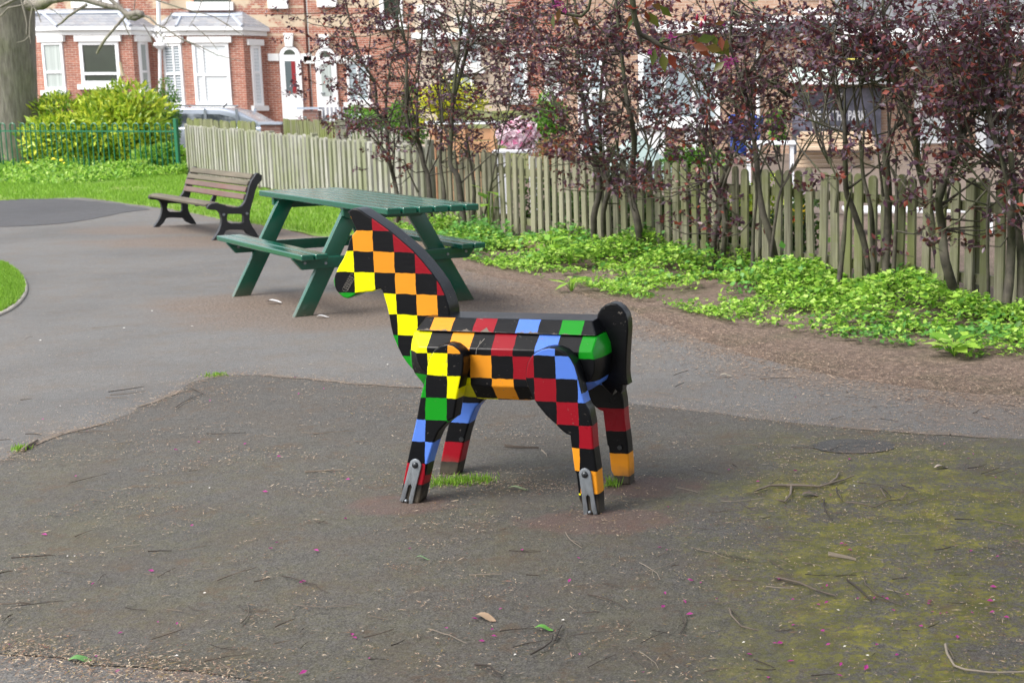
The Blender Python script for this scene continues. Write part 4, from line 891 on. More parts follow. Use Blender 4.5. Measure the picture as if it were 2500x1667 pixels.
# blue cloth
k = NT('royal_blue_cloth'); k.set(k.mix(k.noise(9, 4), (.02, .05, .28), (.06, .12, .45)), .8); M['blue'] = k.m
Y = 20; b = MB(); gx, gz = 12, 14; a, c = AT(1782, 285, Y), AT(1868, 375, Y)
vv = [(a[0]+(c[0]-a[0])*(i/gx)*(1-.25*(1-j/gz)*(1 if i > gx/2 else -.3)), Y+.08*math.sin(i*1.3+j*.4)+.04*math.sin(j*1.7), c[2]+(a[2]-c[2])*(j/gz)+.03*math.sin(i*1.1)) for j in range(gz+1) for i in range(gx+1)]
b.add(vv, [(j*(gx+1)+i, j*(gx+1)+i+1, (j+1)*(gx+1)+i+1, (j+1)*(gx+1)+i) for j in range(gz) for i in range(gx)]); o = b.build('blue_cloth', M['blue'], ang=80)
o.modifiers.new('thickness', 'SOLIDIFY').thickness = .02; tag(o, 'royal blue crumpled cloth hanging behind the purple shrubs left of the banner', 'cloth')
MB().tube([((a[0]+c[0])/2, Y+.03, 0), ((a[0]+c[0])/2, Y+.03, a[2])], .02, 6).build('post', M['ironblack'], o)
# raised timber planter
k = NT('orange_timber'); g = k.noise(1, 4, .6, k.scale(k.tc, (1.5, 18, 18))); k.set(k.mix(g, (.4, .2, .1), (.6, .36, .2)), .7)
Y = 20; a, c = AT(1050, 300, Y), AT(1215, 372, Y); pl = thing('timber_planter', 'orange-brown boarded timber planter with white cap rail behind the shrub stems', 'planter', (float((a[0]+c[0])/2), Y, 0)); w_ = c[0]-a[0]
for i in range(6): fixn(MB().box((0, 0, .07+i*(a[2]-.06)/6), (w_, .05, (a[2]-.06)/6*.93), bev=.01).build('board', k.m, pl))
MB().box((0, -.02, a[2]+.0), (w_+.1, .14, .045)).build('cap_rail', M['wtab'], pl)
for sx in (-1, 0, 1): MB().box((sx*(w_/2-.04), -.05, a[2]/2), (.07, .05, a[2]-.03)).build('post', k.m, pl)
# red and yellow toy shapes behind the fence
k = NT('red_plastic'); k.set((.5, .01, .02), .4); M['redp'] = k.m
k = NT('yellow_plastic'); k.set((.7, .45, .01), .4)
o = fixn(MB().box(tuple(AT(1515, 500, 15.5)), (.09, .3, .5), bev=.04).build('red_crate', M['redp'])); o.location.z += 0; tag(o, 'red plastic crate glimpsed between pickets left of the smooth grey stem', 'crate')
o = fixn(MB().box(tuple(AT(1945, 525, 13.5)), (.2, .2, .2), bev=.03).build('yellow_box', k.m)); tag(o, 'yellow and red plastic box glimpsed between pickets below the settle', 'box')
MB().box(tuple(AT(1945, 525, 13.5)+np.array([-.02, -.105, .0])), (.14, .01, .09)).build('label_panel', M['redp'], o)

M['lowdark'] = leafmat('dark_green_leaf', [(.02, .05, .01), (.05, .11, .015), (.1, .19, .02)], .5, .25)  # dark green leaf colours for the growth behind the pickets
# ================================================================ VEGETATION
def bush(name, label, cat, ctr, rad, n, L, Wd, mat, up=.3, shell=.55, lumps=9, stemmat=True, group=None, seed=0, lr=(.3, .55)):
    """crown of many leaves set on overlapping lumps, so the outline is uneven"""
    r2 = np.random.default_rng(seed+11); ctr = np.array(ctr); rad = np.array(rad)
    root = thing(name, label, cat, (float(ctr[0]), float(ctr[1]), 0.), group=group)
    lc = r2.normal(size=(lumps, 3)); lc /= np.linalg.norm(lc, axis=1, keepdims=True); lc = lc*rad*.62*r2.uniform(.4, 1, (lumps, 1)); lr_ = r2.uniform(*lr, lumps)
    idx = r2.integers(0, lumps, n); u = r2.normal(size=(n, 3)); u /= np.linalg.norm(u, axis=1, keepdims=True)
    P = lc[idx]+u*rad*lr_[idx][:, None]*(shell+(1-shell)*r2.uniform(0, 1, (n, 1))**.5)*1.05
    P[:, 2] += ctr[2]; keep = P[:, 2] > .03; P, u = P[keep], u[keep]; n = len(P)
    D = u*.8+r2.normal(size=(n, 3))*.6; D[:, 2] += up; N = u+r2.normal(size=(n, 3))*.35; N[:, 2] += .4
    leaves_obj('foliage', P, D, N, r2.uniform(.65, 1.2, n)*L, r2.uniform(.7, 1.15, n)*Wd, mat, root)
    b = MB()
    for i in range(min(lumps, 7)): b.tube([(0+random.uniform(-.08, .08), random.uniform(-.05, .05), 0), tuple(lc[i]*.5+np.array([0, 0, ctr[2]*.7])), tuple(lc[i]+np.array([0, 0, ctr[2]]))], [.025, .016, .008], 5)
    b.build('stem', M['bark'], root); return root
bush('laurel_bush', 'large yellow-green laurel bush behind the green railing', 'bush', tuple(AT(245, 330, 31.6)*[1, 1, 0]+[0, 0, .8]), (2.15, 1.2, 1.35), 17000, .19, .066, M['laurel'], lumps=34, seed=1, lr=(.2, .4))
bush('laurel_bush', 'lower left mound of yellow-green laurel beside the old tree trunk', 'bush', tuple(AT(110, 350, 31.2)*[1, 1, 0]+[0, 0, .45]), (.75, .6, .85), 2600, .16, .06, M['laurel'], lumps=8, seed=2)
bush('clipped_hedge', 'dark green clipped hedge to the right of the laurel bush', 'hedge', tuple(AT(400, 260, 33.5)*[1, 1, 0]+[0, 0, .85]), (.55, .5, 1.2), 4200, .07, .035, M['hedge'], lumps=9, seed=3)
bush('clipped_hedge', 'dark green hedge between the old tree trunk and the laurel bush', 'hedge', tuple(AT(125, 240, 34)*[1, 1, 0]+[0, 0, 1.0]), (.6, .45, .95), 3400, .09, .04, M['hedge'], lumps=8, seed=4)
bush('garden_bush', 'bright green bush above the open pale picket fence', 'bush', tuple(AT(880, 270, 29)*[1, 1, 0]+[0, 0, .85]), (.62, .5, .65), 2600, .08, .045, M['hedge'], lumps=8, seed=5)
bush('garden_bush', 'mid green bush left of the yellow forsythia', 'bush', tuple(AT(985, 245, 28)*[1, 1, 0]+[0, 0, 1.0]), (.5, .5, .75), 2200, .08, .045, M['hedge'], lumps=8, seed=6)
bush('forsythia_bush', 'bright yellow forsythia bush in flower behind the purple shrubs', 'bush', tuple(AT(1085, 235, 27)*[1, 1, 0]+[0, 0, 1.35]), (.85, .5, .6), 4200, .07, .045, M['forsythia'], up=.5, lumps=12, seed=7)
bush('photinia_bush', 'low salmon-pink leaved bush just above the pickets right of the pink flowers', 'bush', tuple(AT(1345, 350, 16.6)*[1, 1, 0]+[0, 0, .8]), (.45, .25, .22), 1300, .05, .02, M['photinia'], lumps=8, seed=8)
bush('garden_bush', 'dark green bush beside the pale brick cafe corner', 'bush', tuple(AT(1340, 270, 24)*[1, 1, 0]+[0, 0, 1.1]), (.4, .4, .65), 1800, .08, .04, M['hedge'], lumps=8, seed=9)
bush('garden_bush', 'glossy green bush just above the pickets right of the tilted parasol', 'bush', tuple(AT(1690, 375, 14.2)*[1, 1, 0]+[0, 0, .78]), (.42, .25, .25), 1700, .05, .03, M['hedge'], lumps=8, seed=10)
bush('garden_bush', 'yellow-green bush seen through the pickets below the white table', 'bush', tuple(AT(1850, 430, 12.9)*[1, 1, 0]+[0, 0, .5]), (.4, .25, .38), 1700, .045, .03, M['laurel'], lumps=8, seed=12)
bush('garden_bush', 'small green climber on the brick wall between the blue cloth and the banner', 'bush', tuple(AT(1900, 320, 33)*[1, 1, 0]+[0, 0, .8]), (.3, .3, .6), 900, .09, .06, M['hedge'], lumps=6, seed=13)
bush('nettle_clump', 'leafy green weeds growing through the right end of the railing', 'weeds', tuple(AT(405, 395, 28.6)*[1, 1, 0]+[0, 0, .28]), (.75, .45, .42), 2600, .1, .075, M['cover'], lumps=9, seed=14)
for i_, (px, Yb) in enumerate(((1330, 15.2), (1420, 14.6), (1500, 14.1), (1600, 13.6), (1700, 13.1), (1790, 12.7), (1960, 12.2))):
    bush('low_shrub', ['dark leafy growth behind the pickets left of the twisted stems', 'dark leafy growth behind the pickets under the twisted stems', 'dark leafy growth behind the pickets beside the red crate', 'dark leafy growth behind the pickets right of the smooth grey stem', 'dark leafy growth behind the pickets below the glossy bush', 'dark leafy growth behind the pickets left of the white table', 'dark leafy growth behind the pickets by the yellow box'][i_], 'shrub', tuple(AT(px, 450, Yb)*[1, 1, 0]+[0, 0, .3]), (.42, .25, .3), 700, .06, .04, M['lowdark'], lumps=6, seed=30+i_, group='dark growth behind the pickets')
# old tree
tp = AT(22, 370, 31.6); tr = thing('old_tree', 'massive grey-barked tree trunk at the left edge with bare drooping branches', 'tree', (float(tp[0]), 31.6, 0.))
b = MB(); ys = np.linspace(0, 6.5, 26); nn = 26; rings = []
for h in ys:
    c = tp[0]+.075*h*0+.01*h; rad = .62*(1+.35*math.exp(-h*2.2)) if h < 5 else .62
    rings.append([(-.06+.07*h+rad*math.cos(t)*(1+.06*noise.noise(Vector((math.cos(t)*2, math.sin(t)*2, h*.5)))+.025*math.sin(t*9+h)), rad*math.sin(t)*(1+.06*noise.noise(Vector((math.sin(t)*2, h*.6, math.cos(t))))), h) for t in np.linspace(0, 2*math.pi, nn+1)[:-1]])
b.add([q for r_ in rings for q in r_], [(i*nn+j, i*nn+(j+1) % nn, (i+1)*nn+(j+1) % nn, (i+1)*nn+j) for i in range(len(ys)-1) for j in range(nn)])
b.build('trunk', M['oldbark'], tr, ang=80)
YT = 30.9; loc = Vector((float(tp[0]), 31.6, 0))
def bt(pts, Y=YT): return [tuple(Vector(AT(x, y, Y+dy))-loc) for x, y, *q in pts for dy in (q[0] if q else 0,)]
b = MB()
b.tube(bt([(70, 12, .3), (105, 12, .1), (125, 2), (160, -4), (205, -2), (235, 8), (262, 15), (290, 20), (305, 33)]), [.14, .11, .075, .07, .065, .06, .058, .05, .04], 8)
b.tube(bt([(262, -6), (285, 12), (295, 22), (310, 36), (322, 38), (335, 32), (346, 36), (352, 42)]), [.035, .045, .05, .07, .09, .075, .08, .03], 8)
b.tube(bt([(305, 34), (312, 42), (330, 44), (345, 42)]), [.04, .06, .07, .03], 8)
b.tube(bt([(350, 38), (365, 44), (385, 62), (405, 70), (440, 95), (480, 110), (530, 135), (590, 150)]), [.03, .025, .022, .02, .016, .012, .01, .006], 5)
b.tube(bt([(212, 12), (185, 28), (165, 42), (150, 57), (140, 62)]), [.035, .03, .026, .022, .015], 6)
b.tube(bt([(305, 40), (290, 58), (275, 75), (258, 95), (245, 115), (236, 132)]), [.03, .028, .026, .03, .03, .02], 6)
b.tube(bt([(300, 50), (310, 75), (320, 95)]), [.018, .013, .006], 5)
b.tube(bt([(205, -2), (225, 8), (248, 2)]), [.03, .03, .02], 6)
b.tube(bt([(0, 18), (30, 2), (50, -8)]), [.03, .035, .03], 5); b.tube(bt([(52, 0), (60, 30), (66, 60), (64, 85)], 30.6), [.02, .024, .018, .008], 5)
b.tube(bt([(80, 15), (74, 50), (72, 85), (76, 108)], 30.6), [.02, .02, .014, .006], 5); b.tube(bt([(60, -5), (82, 18), (92, 32), (100, 55)], 30.6), [.02, .02, .018, .008], 5)
b.tube(bt([(0, 42), (20, 20), (60, 12), (72, 6)], 30.6), [.02, .018, .015, .01], 5); b.tube(bt([(72, 88), (60, 100), (40, 105)], 30.6), [.012, .01, .005], 5)
for (x, y, a_, l_) in ((420, 30, 2.2, 90), (500, -20, 2.0, 110), (380, 75, .9, 60), (350, 60, 1.2, 70), (440, 95, .5, 70), (470, 60, .8, 90), (330, 0, 1.9, 60), (560, -10, 1.7, 90), (520, 40, .6, 80), (120, 20, .7, 50)):
    b.tube(bt([(x, y), (x+l_*.5*math.cos(a_)+6, y+l_*.5*math.sin(a_)), (x+l_*math.cos(a_), y+l_*math.sin(a_))]), [.012, .009, .004], 4)
b.tube(bt([(300, -40), (380, 0), (440, 20), (520, 40), (600, 90)]), [.03, .02, .016, .01, .006], 5)
b.build('branches', M['oldbark'], tr, ang=80)
k = NT('cut_wood'); k.set((.5, .4, .28), .8)
MB().tube(bt([(293, 152), (296, 170), (301, 186)]), .035, 8).build('broken_stub', k.m, tr)

# ---- purple plum shrubs along the fence
STEMS = [
 ('purple plum shrub with one thin dark stem behind the far end of the picnic table', 15.7, [([(975, 562), (972, 500), (962, 440), (950, 385), (940, 300), (922, 275), (915, 204), (885, 150), (850, 40), (840, -40)], .045), ([(941, 300), (946, 204), (960, 120), (975, 20), (975, -40)], .022), ([(950, 400), (975, 330), (985, 250)], .012)]),
 ('purple plum shrub whose two leaning stems fork behind the middle of the picnic table', 15.3, [([(1052, 560), (1048, 490), (1042, 430), (1035, 400), (1022, 352), (1012, 332), (996, 300), (990, 230), (994, 127), (986, 90), (973, 13), (965, -40)], .05), ([(1019, 335), (1017, 255), (1018, 200), (1030, 100), (1040, -20)], .03), ([(1020, 470), (1000, 430), (985, 390)], .02), ([(1078, 552), (1085, 480), (1075, 400), (1078, 300), (1070, 200), (1060, 60)], .04)]),
 ('purple plum shrub with thick pale stems behind the near end of the picnic table', 14.9, [([(1136, 566), (1128, 500), (1115, 430), (1101, 400), (1102, 300), (1106, 242), (1119, 140), (1130, 60), (1140, -30)], .055), ([(1106, 242), (1125, 180), (1139, 115), (1152, 20), (1156, -40)], .04), ([(1139, 118), (1160, 100), (1178, 82), (1198, 59), (1225, 30)], .022), ([(1150, 566), (1158, 470), (1150, 400), (1140, 330)], .04), ([(1166, 562), (1190, 490), (1203, 427), (1220, 360), (1234, 300), (1250, 240)], .02), ([(1080, 300), (1075, 150), (1090, 60)], .014)]),
 ('purple plum shrub with two dark twisted stems at the first green pickets', 13.75, [([(1452, 597), (1450, 530), (1462, 470), (1458, 400), (1440, 340), (1425, 260), (1415, 170), (1412, 100), (1400, -30)], .05), ([(1478, 590), (1475, 520), (1485, 460), (1470, 400), (1465, 288), (1470, 178), (1482, 100), (1500, 20), (1505, -40)], .042), ([(1458, 420), (1400, 340), (1380, 280)], .014)]),
 ('purple plum shrub with a smooth thick grey stem forking above the pickets', 13.4, [([(1566, 594), (1556, 540), (1540, 480), (1537, 430), (1549, 370), (1545, 300), (1532, 262), (1524, 200), (1516, 130), (1509, 60), (1500, -40)], .055), ([(1552, 450), (1575, 390), (1597, 310), (1612, 250), (1620, 200)], .018), ([(1556, 445), (1590, 400), (1612, 340)], .014), ([(1545, 440), (1510, 380), (1515, 300), (1522, 240)], .02)]),
 ('purple plum shrub with a paired forked base left of the white table', 12.6, [([(1741, 640), (1746, 570), (1760, 510), (1752, 470), (1772, 420), (1790, 370), (1800, 300), (1790, 240)], .045), ([(1760, 642), (1768, 570), (1766, 480), (1775, 430), (1815, 340)], .04), ([(1760, 500), (1850, 560), (1835, 600)], .014), ([(1740, 400), (1735, 300), (1730, 200), (1735, 60)], .018), ([(1730, 460), (1728, 380), (1722, 280)], .014)]),
 ('purple plum shrub with a smooth stem leaning left over the pickets', 12.1, [([(1900, 648), (1882, 590), (1862, 520), (1848, 440), (1850, 400), (1838, 330), (1825, 270), (1815, 200), (1790, 140), (1782, 60), (1800, -30)], .05), ([(1838, 636), (1840, 560), (1845, 480), (1838, 400)], .028), ([(1872, 545), (1900, 490), (1922, 440), (1935, 400)], .022), ([(1815, 170), (1880, 200), (1960, 260), (2040, 320), (2062, 340)], .02)]),
 ('purple plum shrub with pale lichen-flecked stems in front of the slatted settle', 11.6, [([(2118, 662), (2112, 610), (2080, 507), (2065, 465), (2063, 376), (2061, 293), (2046, 242), (2033, 191), (2037, 80), (2060, -20)], .042), ([(2134, 664), (2130, 606), (2126, 514), (2108, 434), (2099, 338), (2088, 250), (2080, 180)], .034), ([(2046, 664), (2060, 590), (2066, 520), (2075, 470)], .034), ([(2040, 520), (2045, 440), (2025, 390), (2030, 330)], .018), ([(2158, 480), (2140, 350), (2132, 240), (2128, 200)], .014), ([(2025, 400), (2000, 350), (1990, 300)], .01)]),
 ('purple plum shrub with a thick mossy sharply bent stem right of the banner', 10.9, [([(2160, 668), (2168, 560), (2170, 440), (2163, 383), (2178, 319), (2217, 293), (2237, 265)], .05), ([(2288, 740), (2292, 640), (2278, 560), (2262, 480), (2240, 400), (2230, 319), (2209, 260), (2199, 230), (2176, 179), (2168, 115), (2158, 38), (2155, -40)], .052), ([(2205, 262), (2228, 240), (2230, 190), (2238, 100)], .02), ([(2180, 560), (2190, 480), (2175, 410)], .028), ([(2197, 232), (2150, 210), (2110, 190)], .02), ([(2290, 600), (2310, 500), (2330, 430)], .03)]),
 ('purple plum shrub with a curved green stem in front of the cafe door', 10.4, [([(2345, 730), (2310, 640), (2300, 560), (2290, 480), (2318, 415), (2343, 360), (2342, 300), (2336, 240), (2340, 150)], .055), ([(2345, 350), (2370, 300), (2395, 250), (2400, 200)], .02)]),
 ('purple plum shrub with crowded dark stems at the right edge', 9.9, [([(2450, 775), (2462, 700), (2470, 600), (2465, 500), (2455, 420), (2440, 370), (2425, 320), (2410, 270), (2400, 240)], .055), ([(2492, 790), (2495, 640), (2482, 520), (2470, 400), (2462, 200), (2462, -20)], .05), ([(2420, 600), (2410, 500), (2430, 420)], .02), ([(2350, 330), (2400, 390), (2450, 400), (2480, 390)], .02)]),
]
CL = [(700,40,80,60,110),(800,60,80,70,300),(780,180,60,60,150),(700,180,60,40,50),(850,290,90,20,200),(870,200,70,60,240),(930,60,90,70,460),(940,170,70,70,340),(1000,250,70,60,280),(900,330,50,40,130),(880,380,60,40,70),(1040,60,80,70,480),(1080,160,90,60,380),(1100,250,80,50,230),(1060,320,60,40,220),(1150,60,80,70,520),(1200,150,80,70,430),(1180,240,70,50,230),(1250,50,90,60,660),(1290,140,80,70,560),(1280,230,70,50,260),(1350,60,80,60,560),(1370,150,80,60,450),(1340,260,60,60,320),(1400,300,60,70,430),(1330,340,50,40,260),(1430,380,60,30,280),(1450,60,80,60,470),(1460,160,70,60,380),(1500,240,70,60,320),(1560,60,80,60,420),(1570,150,80,60,430),(1560,260,80,60,380),(1600,330,70,50,330),(1500,415,60,25,200),(1620,430,60,40,240),(1680,60,90,60,520),(1700,150,90,60,560),(1680,240,80,60,560),(1720,320,60,60,280),(1800,80,90,70,700),(1830,165,80,50,430),(1790,260,60,50,240),(1930,60,90,60,720),(1950,130,90,40,480),(1890,230,60,30,110),(2060,60,90,70,820),(2080,150,90,60,620),(2100,230,70,60,340),(2050,330,60,60,190),(2180,60,90,70,880),(2200,170,80,70,680),(2200,260,70,60,430),(2190,360,60,60,320),(2300,60,90,70,880),(2310,170,80,70,680),(2310,270,70,70,540),(2320,380,60,70,360),(2320,480,50,60,200),(2100,440,70,40,200),(2200,540,60,25,110),(1960,320,40,50,90),(1900,320,60,40,130),(1880,420,60,30,90),(1690,500,60,20,80),(1560,480,50,30,70),(1310,400,40,30,70),(1240,310,40,30,110),(2040,560,60,15,60),(1300,340,50,30,90),(1640,520,70,25,90),(1560,530,40,20,40),(760,270,60,15,90),(780,120,80,40,160),(1450,420,50,30,160)]
CL = [(a/.9408, b/.9408, c/.9408, d/.9408, n) for a, b, c, d, n in CL]
ROOTS = []
for lab, Y, sts in STEMS:
    bx_ = sts[0][0][0][0]; dd_ = None
    best_ = min((abs(CX+F_*((np.array([*(A_+dAB*q_), 0.])-C0)@rgt)/((np.array([*(A_+dAB*q_), 0.])-C0)@fwd)-bx_), q_) for q_ in np.arange(-6, 8, .05)); Y = float((A_+dAB*best_[1])[1])-.32
    if bx_ < 1290: Y -= .15
    base = AT(sts[0][0][0][0], sts[0][0][0][1], Y); root = thing('plum_shrub', lab, 'shrub', (float(base[0]), Y, 0.), group='purple plum shrubs along the picket fence'); lo = Vector((float(base[0]), Y, 0.))
    b = MB(); allp = []
    for pts, r0 in sts:
        offs = random.uniform(-.06, .06)
        W3 = [Vector(AT(x+random.uniform(-2, 2), y, Y+offs+.1*math.sin(i*.9+x)))-lo for i, (x, y) in enumerate(pts)]
        if pts[0][1] > 540:
            W3[0].z = -.02
            if W3[1].z < .06: W3[1].z = .1
        # catmull
        Q = []
        for i in range(len(W3)-1):
            a0, a1, a2, a3 = W3[max(i-1, 0)], W3[i], W3[i+1], W3[min(i+2, len(W3)-1)]
            for t in (0, .33, .66): Q.append(.5*((2*a1)+(-a0+a2)*t+(2*a0-5*a1+4*a2-a3)*t*t+(-a0+3*a1-3*a2+a3)*t**3))
        Q.append(W3[-1]); n = len(Q)
        rr = [max(.006, r0*.66*(1-.72*(i/(n-1)))*(1+.14*noise.noise(q*6)))*(1.2 if i == 0 else 1) for i, q in enumerate(Q)]
        b.tube(Q, rr, 8); allp += [(q, rr[i]) for i, q in enumerate(Q)]
    # whippy side shoots
    for _ in range(30):
        q, rq = random.choice(allp)
        if q.z < .5: continue
        d = Vector((random.gauss(0, .45), random.gauss(0, .3), random.uniform(.3, 1))).normalized(); L = random.uniform(.3, .9)
        b.tube([q, q+d*L*.5+Vector((random.uniform(-.04, .04), 0, .02)), q+d*L+Vector((0, 0, .06))], [min(rq*.7, .011), .007, .003], 4)
    ROOTS.append(dict(root=root, lo=lo, Y=Y, b=b, pts=allp, x=sts[0][0][0][0], P=[], D=[], N=[], L=[]))
for (cx_, cy_, rx, ry, n) in CL:
    # nearest shrubs by base column
    for rt, sh_ in sorted([(abs(r_['x']-cx_)*random.uniform(.8, 1.2), i) for i, r_ in enumerate(ROOTS)])[:2]:
        S = ROOTS[sh_]; nt_ = max(1, int(n*.5/13*(1.8 if cx_ < 1300 else 1.15 if cx_ < 1950 else .88)*(13./S['Y'])**.3))
        for _ in range(nt_):
            a_ = random.uniform(0, 6.28); rr = math.sqrt(random.random())*1.05
            Yt = S['Y']+random.gauss(0, .25)
            c = Vector(AT(cx_+rx*rr*math.cos(a_), cy_+ry*rr*math.sin(a_), Yt))-S['lo']
            d = Vector((random.gauss(0, 1), random.gauss(0, .7), random.uniform(-.25, .8))).normalized(); L = random.uniform(.16, .36)
            p0 = c-d*L/2; bend = Vector((random.gauss(0, .03), random.gauss(0, .03), -.03))
            tw = [p0, c+bend, c+d*L/2]
            S['b'].tube(tw, [.0035, .0026, .0015], 3, caps=False)
            # link back to a stem now and then
            if random.random() < .3:
                q = min(random.sample(S['pts'], min(18, len(S['pts']))), key=lambda t: (t[0]-p0).length)
                if (q[0]-p0).length < 1.1: S['b'].tube([q[0], (q[0]+p0)/2+Vector((0, 0, -.05)), p0], [.007, .005, .0035], 4, caps=False)
            for i in range(13):
                t = random.random(); p = p0.lerp(c+bend, t*2) if t < .5 else (c+bend).lerp(c+d*L/2, t*2-1)
                dd = (d*.4+Vector((random.gauss(0, .7), random.gauss(0, .7), random.gauss(-.1, .6)))).normalized()
                S['P'].append(p+dd*.006); S['D'].append(dd); S['N'].append((random.gauss(0, .7), random.gauss(0, .7), random.gauss(.6, .6))); S['L'].append(random.uniform(.03, .064))
for S in ROOTS:
    S['b'].build('trunk', M['bark'], S['root'], ang=80)
    Ls = np.array(S['L']); leaves_obj('crown', np.array([tuple(p) for p in S['P']]), np.array([tuple(p) for p in S['D']]), np.array(S['N']), Ls, Ls*.56, M['plum'], S['root'], fold=.12)

# ---- crab apple branch hanging into the top of the picture
YR = 5.6
cb = thing('crabapple_tree', 'crab apple tree whose branch of bronze leaves and pink blossom hangs in at the top', 'tree', tuple(AT(1555, -90, YR))); lo = Vector(AT(1555, -90, YR))
def cp(x, y, dy=0): return Vector(AT(x, y, YR+dy))-lo
b = MB()
b.tube([cp(1555, -90), cp(1540, -30), cp(1544, 0), cp(1549, 41), cp(1562, 84), cp(1583, 94, .02), cp(1606, 107), cp(1618, 114), cp(1640, 122), cp(1662, 127)], [.016, .0135, .0125, .0115, .011, .0105, .009, .0085, .006, .003], 8)
b.tube([cp(1562, 84), cp(1563, 98), cp(1565, 110)], [.007, .006, .003], 6)
b.tube([cp(1610, 108), cp(1640, 96), cp(1670, 86), cp(1700, 79), cp(1735, 72), cp(1768, 58)], [.0055, .0045, .004, .0035, .003, .002], 6)
b.tube([cp(1346, -60), cp(1350, 0), cp(1353, 15), cp(1366, 31), cp(1399, 38), cp(1419, 41), cp(1428, 32), cp(1437, 23), cp(1442, 0), cp(1470, -50)], [.007, .0065, .006, .0062, .006, .0066, .006, .006, .0055, .005], 7)
b.tube([cp(1555, -90), cp(1470, -70), cp(1400, -80), cp(1346, -60)], [.013, .01, .009, .007], 6)
b.tube([cp(1366, 31), cp(1365, 45)], [.004, .003], 5); b.tube([cp(1385, 14), cp(1386, -10)], [.003, .003], 5)
for (x, y) in ((1702, 60), (1722, 62)): b.tube([cp(x-4, 80), cp(x-2, 68), cp(x, y-8)], .0012, 4)
b.build('twig', M['bark'], cb, ang=70)
LP = [(1368,20,-.3,1,38),(1350,35,.1,1,38),(1395,40,.6,.8,32),(1375,8,.8,-.5,30),(1560,20,-1,-.1,34),(1552,35,-.8,.9,36),(1572,20,.8,-.6,32),(1590,12,1,.3,36),(1610,14,1,.9,42),(1582,30,.9,1.2,46),(1575,25,.4,1,34),(1545,45,-.5,1.2,30),(1600,100,.2,.6,26),(1608,105,.5,-.4,24),(1618,128,.1,1,50),(1632,128,.4,1,46),(1600,118,-.2,1,44),(1690,85,.7,.9,34),(1700,100,1,-.2,50),(1690,110,1.2,.4,46),(1740,84,.3,1,34),(1760,88,.1,1,36),(1775,95,-.2,1,38),(1745,60,.8,-.2,26),(1710,65,-.7,-.2,26),(1780,120,-1,.3,36),(1770,150,-.9,.8,40),(1720,115,1,.2,48),(1820,-5,1,.3,34),(1640,-8,.8,.5,30),(1765,110,.4,.8,34),(1700,118,.9,.5,40)]
P, D, N, L = [], [], [], []
for (x, y, dx, dy, ln) in LP:
    jy = random.uniform(-.05, .05); P.append(tuple(cp(x, y, jy))); D.append((dx, random.uniform(-.4, .4), -dy)); N.append((random.gauss(0, .5), -1, random.uniform(.0, .8))); L.append(ln*PX(YR))
L = np.array(L); leaves_obj('leaves', np.array(P), np.array(D), np.array(N), L, L*.5, M['crab'], cb, fold=.12)
P, D, L = [], [], []
for (x, y, s_, n) in ((1362, 12, 14, 40), (1380, 28, 9, 18), (1636, 88, 13, 34), (1592, 128, 13, 34), (1775, 155, 18, 46), (1790, 150, 10, 16), (1715, 62, 6, 10), (1764, 60, 7, 12), (1604, 135, 8, 10)):
    for _ in range(n): P.append(tuple(cp(x+random.gauss(0, s_*.35), y+random.gauss(0, s_*.35), random.gauss(0, .012)))); D.append((random.gauss(0, 1), random.gauss(0, .6), random.gauss(0, 1))); L.append(random.uniform(6, 13)*PX(YR))
L = np.array(L); leaves_obj('blossom', np.array(P), np.array(D), rdir(len(P)), L, L*.3, M['pinkp'], cb)
k = NT('red_bud'); k.set((.3, .006, .04), .4); b = MB()
for (x, y) in ((1702, 43), (1722, 46), (1712, 60)):
    b.tube([cp(x-1, y+9), cp(x-.5, y+5), cp(x, y), cp(x+.5, y-6), cp(x+1, y-9)], [.001, .0045, .0065, .0045, .0008], 8)
b.build('flower_bud', k.m, cb, ang=80)

# (crown below)
# unseen rest of tree, added beside and above the camera to shade front tarmac
b = MB(); tb0 = Vector((3.5, 2.2, 0)); fork = Vector((3.1, 2.4, 2.1))
b.tube([tuple(q-lo) for q in (tb0, Vector((3.45, 2.25, .8)), Vector((3.3, 2.3, 1.5)), fork)], [.17, .14, .13, .12], 12); b.build('trunk', M['bark'], cb, ang=80)
top_ = Vector(AT(1555, -90, YR))
b = MB(); limbs = [[fork, Vector((2.2, 3.2, 2.8)), Vector((.9, 4.6, 2.75)), Vector((-.1, 5.4, 2.35)), top_], [fork, Vector((1.6, 2.0, 3.2)), Vector((-.6, 2.4, 3.5)), Vector((-2.8, 2.6, 3.4))], [fork, Vector((2.2, .9, 3.1)), Vector((.4, 0, 3.5)), Vector((-1.6, -.4, 3.6))], [fork, Vector((3.8, 3.6, 3.3)), Vector((3.2, 5., 3.6))], [Vector((.9, 4.6, 2.75)), Vector((-.8, 4.3, 3.2)), Vector((-2.4, 4.4, 3.3))]]
for L_ in limbs: b.tube([tuple(q-lo) for q in L_], [.09, .07, .045, .03, .017][:len(L_)], 8)
b.build('limb', M['bark'], cb, ang=80)
n = 36000; P = []
u = rng.normal(size=(n, 3)); u /= np.linalg.norm(u, axis=1, keepdims=True); lc = rng.uniform(-1, 1, (46, 3))*np.array([3.3, 2.7, .45])+np.array([.2, 2.2, 3.55])
P = lc[rng.integers(0, 46, n)]+u*rng.uniform(.3, 1, (n, 1))*np.array([.6, .6, .34]); P[:, 2] = np.maximum(P[:, 2], 2.6)
lc2 = rng.uniform(0, 1, (60, 3))*np.array([11, 3.5, 3.6])+np.array([-6., -6.5, .7]); n2 = 14000; u2 = rng.normal(size=(n2, 3)); u2 /= np.linalg.norm(u2, axis=1, keepdims=True)  # unseen low leaf clumps behind the camera, added to cut light from behind
P[:n2] = lc2[rng.integers(0, 60, n2)]+u2*rng.uniform(.3, 1, (n2, 1))*np.array([.8, .7, .6])
